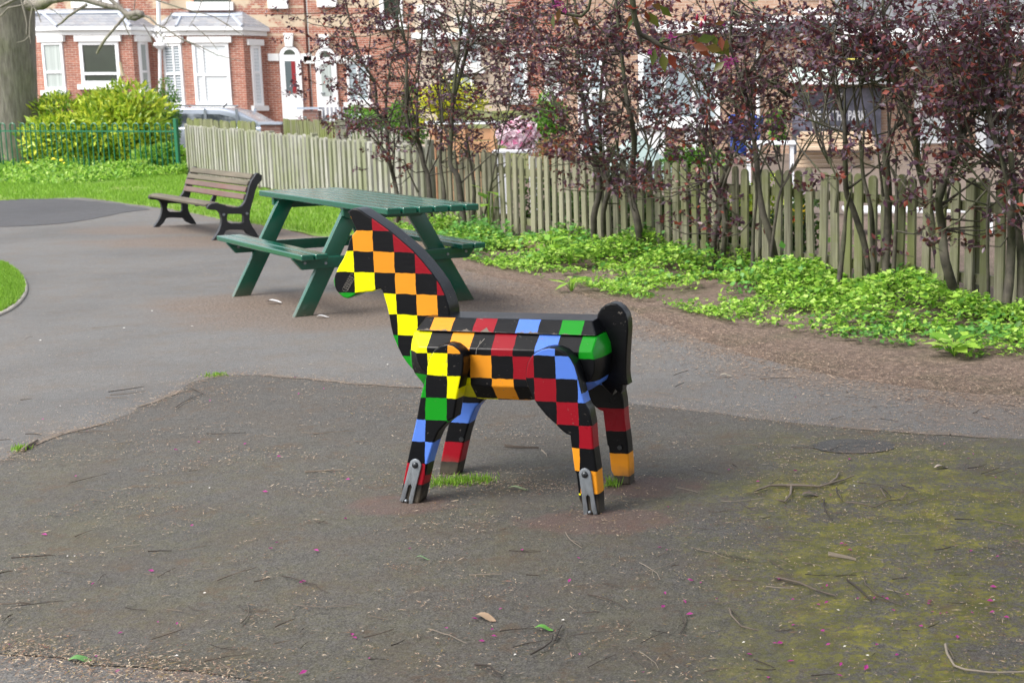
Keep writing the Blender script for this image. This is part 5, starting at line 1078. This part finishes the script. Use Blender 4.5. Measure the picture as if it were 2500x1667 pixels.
L = rng.uniform(.07, .12, n); L[:n2] *= 1.5; leaves_obj('crown', P-np.array(lo), rdir(n), rdir(n, .8), L, L*.55, M['crab'], cb)
# ================================================================ GRASS AND GROUND COVER
def inpoly(x, y, P):
    P = np.array(P); r_ = np.zeros(len(x), bool); j = len(P)-1
    for i in range(len(P)):
        c = ((P[i, 1] > y) != (P[j, 1] > y)) & (x < (P[j, 0]-P[i, 0])*(y-P[i, 1])/(P[j, 1]-P[i, 1]+1e-12)+P[i, 0]); r_ ^= c; j = i
    return r_
def scatter(P, n):
    P = np.array(P); lo_, hi = P.min(0), P.max(0); xs, ys = [], []; t = 0
    while t < n:
        x = rng.uniform(lo_[0], hi[0], n*2); y = rng.uniform(lo_[1], hi[1], n*2); k_ = inpoly(x, y, P); xs.append(x[k_]); ys.append(y[k_]); t += k_.sum()
    return np.concatenate(xs)[:n], np.concatenate(ys)[:n]
def nz(x, y, s_): return np.array([noise.noise(Vector((a*s_, b_*s_, 0))) for a, b_ in zip(x, y)])
def blades(x, y, h, w_, z0=0.):
    n = len(x); P = np.stack([x, y, np.full(n, z0)], 1); D = np.stack([rng.normal(0, .35, n), rng.normal(0, .35, n), np.ones(n)], 1); N = rdir(n); N[:, 2] = 0
    return P, D, N, h, w_
grassP = [tuple(G(x, y)[:2]) for x, y in ((-60, 494), (70, 489), (200, 484), (330, 501), (470, 522), (560, 542), (700, 562), (830, 582), (935, 570), (960, 540))]+[(-4.3, 17.3), (-11.4, 27.7), (-16.5, 29)]
x, y = scatter(grassP, 52000); keep = (nz(x, y, .8)+nz(x, y, 4)*.6) > -.35; x, y = x[keep], y[keep]; n = len(x)
o = leaves_obj('lawn_grass', *blades(x, y, rng.uniform(.03, .085, n), rng.uniform(.006, .012, n)), M['grass'], fold=.1); tag(o, 'short bright green grass of the lawn around the bench', 'grass', kind='stuff')
x, y = scatter([tuple(p) for p in isl[2:-2]], 14000); n = len(x)
o = leaves_obj('island_grass', *blades(x, y, rng.uniform(.02, .05, n), rng.uniform(.004, .009, n), .008), M['grass'], fold=.1); tag(o, 'patch of grass inside the curved concrete edging at the left', 'grass', kind='stuff')
# weeds along the railing
P0, P1 = np.array([-16.5, 29.4]), np.array([-11.3, 27.7]); n = 15000; t = rng.uniform(0, 1, n); off = np.where(rng.uniform(0, 1, n) < .4, rng.normal(0, .35, n), rng.uniform(-3.4, .2, n)); nn_ = np.array([.29, .96])
x = P0[0]+(P1[0]-P0[0])*t+nn_[0]*off; y = P0[1]+(P1[1]-P0[1])*t+nn_[1]*off; hh = (.12+.28*np.clip(nz(x, y, 1.6)+.4, 0, 1))*np.where(off > -.4, 1., np.clip(1.1+off*.26, .25, 1))*.8
P = np.stack([x, y, rng.uniform(0, 1, n)*hh], 1); o = leaves_obj('railing_weeds', P, rdir(n, .4), rdir(n, 1.), rng.uniform(.05, .11, n), rng.uniform(.03, .07, n), M['cover']); tag(o, 'low leafy weeds growing along the foot of the green railing', 'weeds', kind='stuff')
k = NT('dandelion_yellow'); k.set((.85, .7, .02), .6)
for (px, py) in ((131, 389), (150, 392), (158, 400), (346, 395), (69, 398)):
    p = AT(px, py, 28.3); b = MB(); b.tube([(0, 0, 0), (0, 0, float(p[2]))], .006, 4); q = b.build('dandelion', M['cover'], ang=60); q.location = (float(p[0]), float(p[1]), 0)
    tag(q, 'small yellow dandelion flower among the weeds at the railing', 'flower', 'dandelions at the railing')
    MB().tube([(0, 0, float(p[2])-.02), (0, 0, float(p[2])), (0, 0, float(p[2])+.03)], [.01, .045, .02], 8).build('flower_head', k.m, q)
# ground cover between path and fence
fl = lambda s_: A_+dAB*s_
vin = [tuple(G(x, y)[:2]) for x, y in [(940, 560), (1040, 592), (1120, 628), (1219, 655), (1330, 684), (1440, 706), (1540, 730), (1650, 755), (1780, 788), (1900, 805), (2050, 830), (2200, 850), (2350, 868), (2500, 875), (2750, 890)]]
vout = [tuple(fl(s_)) for s_ in (8.2, 4, 0)]+[tuple(A_-dCA*1.6+np.array([-.25, -.1]))]
def cover(n0, lmin, lmax, hs, mat, name, lab, thr, sc1, edge):
    x, y = scatter(vin+vout, n0); dist = np.abs((x-A_[0])*dAB[1]-(y-A_[1])*dAB[0])
    dens = np.clip((nz(x, y, sc1)*1.5+nz(x, y, sc1*4)*1.1+nz(x, y, 17)*.5+thr+edge*(1.25-dist)), 0, 1); keep = rng.uniform(0, 1, len(x)) < dens; x, y, dist = x[keep], y[keep], dist[keep]; n = len(x)
    bz_ = np.clip(.03+hs*np.clip(nz(x, y, 1.5)*1.2+.35, 0, 1)*np.clip(1.5-dist*1.0, .08, 1)+.06*nz(x, y, 6), .01, .45)
    P = np.stack([x, y, bz_*rng.uniform(.1, 1., n)**.6], 1); D = rng.normal(size=(n, 3)); D[:, 2] *= .35; N = rdir(n)*.6; N[:, 2] += 1.2
    k_ = rng.uniform(0, 1, n)**1.5; L = lmin+(lmax-lmin)*k_*np.clip(1.2-dist*.35, .5, 1)
    tag(leaves_obj(name, P, D, N, L, L*rng.uniform(.6, 1., n), mat, fold=.14), lab, 'ground cover', kind='stuff')
cover(68000, .018, .062, .24, M['cover'], 'ground_cover', 'fresh light green leafy ground cover between the path and the picket fence', .38, 1.2, .44)
cover(14000, .03, .075, .32, M['cover2'], 'ground_cover', 'darker broad weeds mixed through the light green ground cover', -.15, .9, .3)
# broad-leaved plants standing out of it
def broad(label, px, py, n, L, h, wr=.5, mat='cover', spread=.5):
    g = G(px, py); t = thing('leafy_plant', label, 'plant', (float(g[0]), float(g[1]), 0.)); b = MB(); P, D, N = [], [], []
    for i in range(n):
        a = i*2.4+random.uniform(-.3, .3); rr = random.uniform(.2, 1)*spread; z = h*random.uniform(.45, 1); tip = Vector((math.cos(a)*rr*L, math.sin(a)*rr*L, z)); b.tube([(0, 0, 0), tuple(tip*.6), tuple(tip)], .003, 4)
        P.append(tuple(tip)); D.append((math.cos(a), math.sin(a), random.uniform(-.3, .5))); N.append((random.gauss(0, .3), random.gauss(0, .3), 1))
    b.build('stalk', M['cover'], t); Ls = rng.uniform(.7, 1.2, n)*L; leaves_obj('leaves', np.array(P), np.array(D), np.array(N), Ls, Ls*wr, M[mat], t, fold=.1); return t
broad('light green broad-leaved plant near the table end, at the left of the log', 1345, 640, 16, .13, .22, .55)
broad('light green broad-leaved plant standing beside the log', 1392, 655, 14, .12, .2, .6)
broad('dark green dock plant at the edge of the tarmac', 1395, 712, 12, .14, .1, .35)
broad('low dark green plant at the right edge of the tarmac', 2330, 868, 18, .13, .09, .6)
broad('tall green seedling with toothed leaves in front of the smooth grey stem', 1582, 590, 9, .15, .62, .75)
broad('green seedling leaning against the table side of the pickets', 1195, 572, 9, .15, .55, .75)
broad('green seedling by the mossy bent stem', 2185, 660, 8, .14, .42, .7)
broad('green seedling between the pale lichen-flecked stems', 2050, 668, 7, .13, .3, .7)
k = NT('log_bark'); g = k.noise(12, 5, .7); k.set(k.ramp(g, [(.3, (.12, .075, .05)), (.7, (.34, .24, .17))]), .9); k.bump(g, .6, .01)
g0, g1, g2 = G(1215, 590), G(1310, 612), G(1400, 640); b = MB(); b.tube([tuple(g0+[0, 0, .03]), tuple(g1+[0, 0, .04]), tuple(g2+[0, 0, .03])], [.035, .045, .04], 9); tag(b.build('fallen_log', k.m), 'reddish-brown fallen log lying at the foot of the pickets', 'log')

# ================================================================ LITTER
M['chip'] = leafmat('bark_chip', [(.06, .035, .025), (.16, .1, .07), (.28, .19, .13), (.42, .32, .23), (.14, .085, .06)], .9, 0)
M['chip2'] = leafmat('pale_chip', [(.04, .03, .022), (.2, .13, .09), (.34, .25, .17), (.55, .45, .33), (.16, .06, .045), (.26, .2, .07)], .9, 0)
def flat(x, y, z, L, Wd, mat, name, tilt=.25):
    n = len(x); a = rng.uniform(0, 2*np.pi, n); D = np.stack([np.cos(a), np.sin(a), rng.normal(0, tilt*.4, n)], 1); N = rng.normal(0, tilt, (n, 3)); N[:, 2] = 1
    return leaves_obj(name, np.stack([x, y, np.broadcast_to(z, (n,))], 1), D, N, L, Wd, mat, fold=.15)
def near_line(L, n, s_): 
    L = np.array(L); seg = rng.integers(0, len(L)-1, n); t = rng.uniform(0, 1, n)[:, None]; p = L[seg]*(1-t)+L[seg+1]*t; p = p+rng.normal(0, s_, (n, 2)); return p[:, 0], p[:, 1]
strip = [tuple(p) for p in gp([(940, 580), (1100, 640), (1219, 668), (1440, 712), (1650, 770), (1850, 815), (2050, 850), (2300, 880), (2750, 910)])]+[tuple(p) for p in gp([(2750, 1010), (2400, 985), (2200, 965), (1950, 925), (1750, 880), (1600, 820), (1430, 745), (1219, 705), (1100, 670), (960, 625)])]
x, y = scatter(strip, 7000); x2, y2 = near_line([tuple(p) for p in gp([(1000, 640), (1219, 700), (1430, 745), (1620, 810), (1830, 880), (2080, 935), (2400, 975), (2700, 990)])], 16000, .32); x, y = np.concatenate([x, x2]), np.concatenate([y, y2]); n = len(x); o = flat(x, y, .006, rng.uniform(.006, .03, n), rng.uniform(.002, .007, n), M['chip'], 'bark_litter', .15); tag(o, 'brown bark chips and dead leaves strewn along the edge of the planting', 'bark litter', kind='stuff')
xs, ys = [], []
for L_, n, s_ in ((seam, 3600, .045), (seam, 1500, .16), (gp([(0, 1584), (90, 1612), (200, 1632), (330, 1640), (450, 1652), (600, 1672)]), 2200, .06), (gp([(600, 715), (730, 765), (860, 770), (1100, 735), (1150, 730)]), 1500, .22), (gp([(370, 545), (450, 560), (560, 590), (640, 600)]), 900, .25), (gp([(1060, 1170), (1250, 1185), (1400, 1200)]), 800, .05), (gp([(2000, 1180), (2200, 1300), (2400, 1500)]), 1800, .5), (gp([(0, 558), (130, 552), (300, 545)]), 500, .3)):
    a, c = near_line(L_, n, s_); xs.append(a); ys.append(c)
x, y = scatter(gp([(-50, 1000), (500, 920), (1500, 960), (2600, 1050), (2700, 1700), (-300, 1700)]), 42000); kk_ = rng.uniform(0, 1, len(x)) < np.clip(nz(x, y, 2.5)*1.6+nz(x, y, 9)*1.2+.35+x*.12, 0, 1); x, y = x[kk_], y[kk_]; xs.append(x); ys.append(y)
x, y = scatter(gp([(0, 700), (400, 560), (1000, 640), (1900, 900), (2600, 1000), (2600, 1080), (1200, 960), (0, 1100)]), 9000); xs.append(x); ys.append(y)
x, y = np.concatenate(xs), np.concatenate(ys); n = len(x); o = flat(x, y, .011, rng.uniform(.004, .017, n)*np.where(rng.uniform(0, 1, n) < .08, 2.2, 1), rng.uniform(.0012, .0042, n), M['chip2'], 'wood_litter', .12); tag(o, 'tiny tan wood chips, bud scales and seed husks scattered over the tarmac', 'wood litter', kind='stuff')
# moss and turf between the feet
x, y = near_line(gp([(1060, 1185), (1120, 1180), (1190, 1178)]), 650, .028); n = len(x); o = leaves_obj('grass_tuft', *blades(x, y, rng.uniform(.006, .042, n), rng.uniform(.0025, .005, n)), M['grass'], fold=.1); tag(o, 'small tuft of bright grass growing between the front feet of the horse', 'grass', kind='stuff')
x, y = near_line(gp([(1488, 1192), (1500, 1188)]), 60, .012); n = len(x); o = leaves_obj('grass_tuft', *blades(x, y, rng.uniform(.02, .055, n), rng.uniform(.003, .005, n)), M['grass'], fold=.1); tag(o, 'tiny weed beside the far rear foot of the horse', 'grass', kind='stuff')
x, y = near_line(gp([(45, 1100), (52, 1101)]), 70, .015); n = len(x); o = leaves_obj('grass_tuft', *blades(x, y, rng.uniform(.015, .04, n), rng.uniform(.003, .006, n)), M['grass'], fold=.1); tag(o, 'tiny green weed in the tarmac seam at the left', 'grass', kind='stuff')
x, y = near_line(gp([(510, 919), (545, 918)]), 130, .02); n = len(x); o = leaves_obj('grass_tuft', *blades(x, y, rng.uniform(.01, .03, n), rng.uniform(.003, .006, n)), M['grass'], fold=.1); tag(o, 'low weed at the bend of the tarmac seam', 'grass', kind='stuff')
def where(px, py):
    a = 'on the pale path' if py < 985 else 'level with the feet of the horse' if py < 1230 else 'in front of the horse' if py < 1430 else 'near the bottom edge'
    c = 'far left' if px < 420 else 'left' if px < 900 else 'middle' if px < 1520 else 'right' if px < 1960 else 'far right'
    return a+', '+c
# petals, one object each
pm = bpy.data.meshes.new('fallen_petal'); pm.from_pydata([(0, 0, 0), (.012, .006, .004), (.022, 0, .002), (.012, -.007, .003), (.011, 0, .0)], [], [(0, 4, 1), (4, 2, 1), (0, 3, 4), (4, 3, 2)]); pm.materials.append(M['pinkp'])
PT = [(213,1057),(186,1170),(480,1083),(723,924),(790,955),(727,967),(512,985),(108,1029),(603,1087),(687,1120),(843,1177),(640,1205),(436,1104),(464,1290),(849,1270),(655,1345),(682,1330),(101,1310),(222,1434),(362,1400),(384,1525),(302,1550),(430,1532),(780,1352),(730,1430),(15,1582),(232,1610),(285,1650),(860,1560),(730,1655),(848,1273),(1005,1345),(1395,1243),(1400,1237),(1277,1350),(1417,1370),(1388,1430),(1217,1496),(1168,1518),(1085,1540),(1205,1543),(1214,1562),(1168,1572),(860,1562),(902,1618),(1414,1602),(1567,1650),(1628,1348),(1604,1343),(1675,1480),(1690,1425),(1695,1425),(1712,1427),(1745,1470),(1674,1507),(1625,1460),(1624,1485),(1900,1420),(2010,1445),(2017,1440),(2012,1480),(1992,1481),(1931,1472),(2093,1467),(2137,1465),(2160,1467),(2160,1463),(2185,1500),(2210,1457),(2264,1475),(2270,1478),(2300,1503),(2310,1504),(2282,1500),(2378,1505),(2415,1503),(2434,1440),(2427,1475),(2465,1516),(2243,1534),(2337,1557),(1942,1532),(2004,1547),(1885,1577),(1896,1580),(1838,1605),(2015,1584),(2137,1585),(2184,1607),(1940,1622),(2050,1636),(2110,1644),(2058,1660),(1876,1665),(2073,1127),(2303,1090),(2375,1112),(2360,1124),(1948,1156),(1845,1181),(2029,1213),(1775,1152),(2483,1164),(2428,1172),(1627,1243),(1945,975),(2430,1366),(2374,1351),(2460,1338),(2062,1333),(2070,1335),(2080,1350)]
P0_ = None
for i, (px, py) in enumerate(PT):
    g = G(px, py); q = bpy.data.objects.new('fallen_petal', pm); COL.objects.link(q); q.location = (float(g[0]), float(g[1]), .009+random.uniform(0, .003)); q.rotation_euler = (random.uniform(-.4, .4), random.uniform(-.3, .3), random.uniform(0, 6.28)); s_ = random.uniform(.5, 1.); q.scale = (s_, s_, s_)
    tag(q, 'small magenta petal '+where(px, py), 'petal', 'magenta petals fallen on the tarmac')
wm = bpy.data.materials.new('white_petal'); wm.use_nodes = True; wm.node_tree.nodes['Principled BSDF'].inputs['Base Color'].default_value = (.75, .72, .68, 1)
pw_ = pm.copy(); pw_.materials.clear(); pw_.materials.append(wm)
for (px, py) in ((150, 995), (470, 1193), (511, 1198), (530, 1078), (165, 1363), (184, 1363), (495, 1455), (426, 1609), (890, 1548), (1370, 1521), (1254, 1608), (1811, 1577), (2058, 1587), (2113, 1607), (2050, 1498), (2085, 1193), (2457, 1259), (1890, 1110), (2136, 1123), (2430, 1471), (943, 894), (300, 805), (371, 763), (95, 835), (473, 800)):
    g = G(px, py); q = bpy.data.objects.new('white_petal', pw_); COL.objects.link(q); q.location = (float(g[0]), float(g[1]), .01); q.rotation_euler = (0, 0, random.uniform(0, 6.28)); s_ = .7*max(.7, g[1]/7); q.scale = (s_, s_, s_)
    tag(q, 'tiny off-white petal '+where(px, py), 'petal', 'off-white petals fallen on the tarmac')
# twigs, one object each
def twigmesh(kind):
    b = MB(); n = 7; L = 1.; cur = random.uniform(-.16, .16); pts = [(-.5+i/(n-1), cur*math.sin(i/(n-1)*math.pi)+random.gauss(0, .012), .0) for i in range(n)]
    b.tube(pts, [.011*(1.1-.6*i/n) for i in range(n)], 5)
    if kind % 3 == 0:
        k_ = random.randint(2, 4); d = random.choice((-1, 1)); b.tube([pts[k_], (pts[k_][0]+.15, pts[k_][1]+d*.12, .01), (pts[k_][0]+.32, pts[k_][1]+d*.18, .0)], [.006, .005, .003], 4)
    if kind % 4 == 1: b.tube([pts[3], (pts[3][0]+.1, pts[3][1]-.1, .01), (pts[3][0]+.16, pts[3][1]-.22, 0)], [.006, .005, .003], 4)
    me = b.build('tmp', None, ang=80); d = me.data; bpy.data.objects.remove(me); d.name = 'twig'; return d
k = NT('dry_twig'); r_ = k.n.new('ShaderNodeObjectInfo').outputs['Random']; k.set(k.ramp(r_, [(0, (.03, .024, .02)), (.45, (.075, .058, .046)), (.75, (.15, .12, .095)), (1, (.27, .23, .18))]), .85); M['twig'] = k.m
TM = [twigmesh(i) for i in range(10)]
for d in TM: d.materials.clear(); d.materials.append(M['twig'])
def twig(px0, py0, px1, py1, th_=1., label=None, mesh=None, group='fallen twigs on the tarmac', lab2=None):
    a, c = G(px0, py0), G(px1, py1); q = bpy.data.objects.new('fallen_twig', mesh or random.choice(TM)); COL.objects.link(q); L = float(np.linalg.norm(c-a)); q.location = (float((a[0]+c[0])/2), float((a[1]+c[1])/2), .012)
    q.rotation_euler = (random.uniform(-.3, .3), 0, math.atan2(c[1]-a[1], c[0]-a[0])); q.scale = (L, L*.8, L*.5); t = .0016*th_/(.016); q.scale = (L, L*.6, t*1.6)
    lpx = math.hypot(px1-px0, py1-py0); tag(q, label or ('short' if lpx < 50 else 'medium length' if lpx < 95 else 'long')+' thin dry twig '+where((px0+px1)/2, (py0+py1)/2), 'twig', None if label else group); return q
TW = [(222,806,300,800),(62,832,82,825),(265,962,352,949),(270,970,355,960),(190,1062,265,1060),(258,976,310,976),(430,1000,497,967),(50,982,78,979),(0,1081,30,1079),(62,1066,102,1068),(505,1065,600,1062),(765,1066,870,1058),(735,1062,790,1064),(868,1084,905,1084),(170,1186,260,1164),(285,1090,345,1080),(183,1318,224,1302),(28,1370,115,1366),(52,1338,90,1332),(277,1344,345,1337),(240,1432,262,1408),(437,1350,505,1339),(362,1354,420,1353),(385,1418,430,1395),(530,1426,630,1392),(475,1400,520,1395),(460,1490,508,1502),(588,1532,603,1482),(690,1414,800,1455),(716,1484,880,1484),(672,1540,720,1520),(733,1555,745,1540),(370,1570,446,1546),(280,1622,400,1594),(516,1584,580,1596),(500,1625,628,1605),(408,1620,495,1645),(735,1594,755,1575),(667,1582,712,1572),(10,1528,32,1508),(145,1536,158,1548),(200,1548,226,1548),(0,1408,32,1402),(0,1483,78,1480),(52,1487,158,1476),(145,1402,225,1414),(352,1409,400,1412),(1145,1413,1225,1410),(1285,1412,1320,1415),(1065,1306,1110,1314),(1380,1307,1422,1346),(1243,1352,1320,1354),(1434,1460,1528,1495),(1422,1505,1465,1502),(1390,1488,1402,1500),(1052,1545,1138,1580),(888,1566,962,1545),(955,1586,990,1570),(1220,1550,1310,1544),(1252,1590,1342,1572),(1295,1608,1352,1565),(1355,1572,1372,1536),(1385,1558,1390,1600),(1390,1562,1500,1549),(1180,1634,1228,1655),(1160,1634,1225,1668),(1536,1592,1582,1640),(1560,1600,1608,1643),(1435,1640,1505,1607),(1565,1580,1630,1551),(1590,1548,1640,1560),(1655,1500,1662,1560),(1622,1604,1640,1618),(1560,1382,1612,1424),(1585,1402,1655,1376),(1606,1366,1632,1350),(1640,1390,1660,1388),(1700,1480,1800,1484),(1688,1344,1780,1372),(1692,1346,1855,1383),(1785,1425,1850,1432),(1880,1375,1930,1420),(1892,1420,2040,1468),(1870,1440,1950,1444),(2068,1424,2130,1478),(2108,1420,2200,1486),(2180,1448,2205,1480),(1780,1494,1806,1552),(1660,1556,1670,1500),(1730,1256,1782,1254),(1760,1230,1830,1227),(1840,1208,1905,1170),(1700,1152,1760,1166),(1788,1140,1800,1148),(2095,1186,2200,1206),(2200,1190,2240,1208),(2148,1195,2175,1230),(2040,1200,2054,1230),(1995,1235,2016,1224),(1925,1316,1935,1325),(1755,1092,1880,1098),(1930,1098,1990,1100),(1665,979,1712,983),(1600,963,1640,968),(2065,974,2130,980),(1645,922,1680,910),(1648,950,1670,940),(2080,1010,2108,1004),(2375,1015,2392,1004),(2150,1028,2185,1032),(1855,930,1940,928),(2290,1350,2330,1340),(2400,1275,2480,1292),(2330,1275,2380,1276),(2395,1164,2440,1148),(2405,1168,2470,1148),(2280,1130,2320,1130),(2362,1150,2408,1140),(2308,1585,2325,1640),(2360,1525,2400,1560),(2430,1510,2450,1540),(1980,1660,2040,1655),(1840,1620,1890,1640),(1720,1650,1790,1640)]
for t in TW:
    if t[0] > 1900 and t[0] < 1905: continue
    twig(*t, th_=random.uniform(.55, 1.3))
for i in range(95):
    a_ = random.gauss(0, .45); l_ = random.uniform(14, 60); x_, y_ = (random.uniform(0, 2500), random.uniform(1000, 1650)) if i % 2 else (random.gauss(2050, 300), random.gauss(1350, 180))
    if y_ < 985 or y_ > 1660 or x_ > 2490 or (900 < x_ < 1600 and y_ < 1290): continue
    twig(x_, y_, x_+l_*math.cos(a_), y_+l_*.6*math.sin(a_), th_=random.uniform(.5, 1.1))
twig(1232, 1094, 1316, 1099, 3.6, 'pale thick stick lying on the tarmac behind the horse belly', TM[2])
twig(745, 1159, 838, 1153, 2.2, 'dark stick with a pale end left of the front feet of the horse', TM[5])
twig(2022, 1360, 2090, 1374, 4.5, 'short thick black stick on the mossy tarmac at the right', TM[7])
twig(1322, 1105, 1336, 1120, 2., 'short white curved sliver on the tarmac under the horse', TM[4])
def bigtwig(pts, r0, label):
    b = MB()
    for P in pts: b.tube([tuple(G(x, y)+np.array([0, 0, .012+.006*(i % 2)])) for i, (x, y) in enumerate(P)], [r0*.62*(1-.6*i/len(P)) for i in range(len(P))], 6)
    tag(b.build('fallen_branch', M['twig'], ang=80), label, 'branch')
bigtwig([[(1920, 1192), (1960, 1196), (2000, 1195), (2040, 1187), (2060, 1178), (2085, 1171)], [(2025, 1187), (2042, 1178), (2048, 1160)], [(1932, 1196), (1930, 1218), (1915, 1232), (1895, 1230)], [(1920, 1192), (1880, 1196), (1845, 1205)]], .0085, 'long forked branch lying on the mossy tarmac below the round patch')
bigtwig([[(2065, 1233), (2100, 1240), (2135, 1245), (2170, 1232), (2200, 1228), (2218, 1210)], [(2150, 1200), (2163, 1226)]], .005, 'thin forked branch right of the long forked branch')
bigtwig([[(2012, 1228), (2010, 1245), (2020, 1265), (2032, 1282)]], .005, 'bent pale twig below the long forked branch')
bigtwig([[(2042, 1198), (2043, 1215), (2056, 1229)]], .0045, 'tan peeled twig above the bent pale twig')
bigtwig([[(1782, 1496), (1785, 1515), (1810, 1538), (1835, 1550), (1852, 1549)]], .0045, 'curved grey twig on the tarmac below the black stick')
bigtwig([[(2308, 1583), (2312, 1610), (2330, 1635), (2355, 1650), (2420, 1652), (2500, 1656)]], .006, 'long curved twig in the bottom right corner')
bigtwig([[(1160, 1632), (1195, 1640), (1213, 1652), (1225, 1668)]], .005, 'hooked twig at the bottom middle edge')
bigtwig([[(1295, 1608), (1330, 1594), (1347, 1575), (1350, 1563)], [(1355, 1573), (1368, 1548), (1373, 1535)]], .0042, 'curved dark twig below the green leaf fragment')
bigtwig([[(55, 1105), (75, 1092), (92, 1080)], [(60, 1100), (85, 1088)]], .012, 'pale gnarled stick in the tarmac seam at the left')
bigtwig([[(468, 952), (480, 960), (496, 967)]], .006, 'pale bent stick near the bend of the tarmac seam')
bigtwig([[(1895, 1418), (1950, 1435), (2000, 1452), (2042, 1468)]], .005, 'straight brown twig above the magenta petals at the right')
bigtwig([[(2068, 1424), (2090, 1445), (2128, 1476)]], .005, 'pale brown twig among the magenta petals')
# leaves and scraps
def scrap(name, label, cat, px, py, L, Wd, colr, rz, z=.012, fold=.2):
    k = NT(name+'_surface'); k.set(k.mix(k.noise(40, 4), tuple(c*.7 for c in colr), colr), .8); b = MB(); n = 7
    v = []; 
    for i in range(n):
        t = i/(n-1); w_ = Wd/2*math.sin(math.pi*min(1, t*.9+.05))**.7*(1+.2*random.uniform(-1, 1))
        for s_ in (-1, 0, 1): v.append(((t-.5)*L, s_*w_, abs(s_)*w_*fold+.006*math.sin(t*5)))
    b.add(v, [(i*3+j, (i+1)*3+j, (i+1)*3+j+1, i*3+j+1) for i in range(n-1) for j in (0, 1)]); o = b.build(name, k.m, ang=80); g = G(px, py); o.location = (float(g[0]), float(g[1]), z); o.rotation_euler = (0, 0, rz); tag(o, label, cat); return o
scrap('dead_leaf', 'curled light brown dead leaf on the front tarmac', 'leaf', 1185, 1516, .07, .03, (.4, .28, .18), -.5)
scrap('willow_leaf', 'narrow pale green leaf on the tarmac in front of the horse', 'leaf', 1032, 1370, .045, .009, (.2, .34, .16), -.05)
scrap('willow_leaf', 'pale green leaf lying under the horse beside the grass tuft', 'leaf', 1265, 1199, .075, .02, (.3, .38, .2), -.1)
scrap('leaf_fragment', 'bright green feathery leaf fragment near the bottom', 'leaf', 1328, 1543, .05, .022, (.12, .35, .05), -.1)
scrap('green_sprout', 'small green sprout in the litter at the bottom left', 'leaf', 196, 1620, .055, .03, (.12, .3, .08), .2)
scrap('tissue_scrap', 'crumpled white tissue on the dirt under the picnic table', 'litter', 669, 742, .11, .045, (.7, .7, .72), 0, fold=.6)
scrap('tissue_scrap', 'flat white paper scrap beside the near foot of the picnic table', 'litter', 788, 777, .08, .035, (.7, .7, .72), .1, fold=.3)
scrap('dead_leaf', 'buff dead leaf on the path right of the horse tail', 'leaf', 1772, 921, .06, .025, (.36, .32, .24), .1)
scrap('dead_leaf', 'brown dead leaf in the twigs at the right', 'leaf', 1978, 1214, .06, .03, (.15, .11, .09), .1)
scrap('pale_leaf', 'dry whitish leaf clump on the tarmac near the right edge', 'leaf', 2298, 1146, .06, .025, (.4, .33, .28), .4, fold=.15)
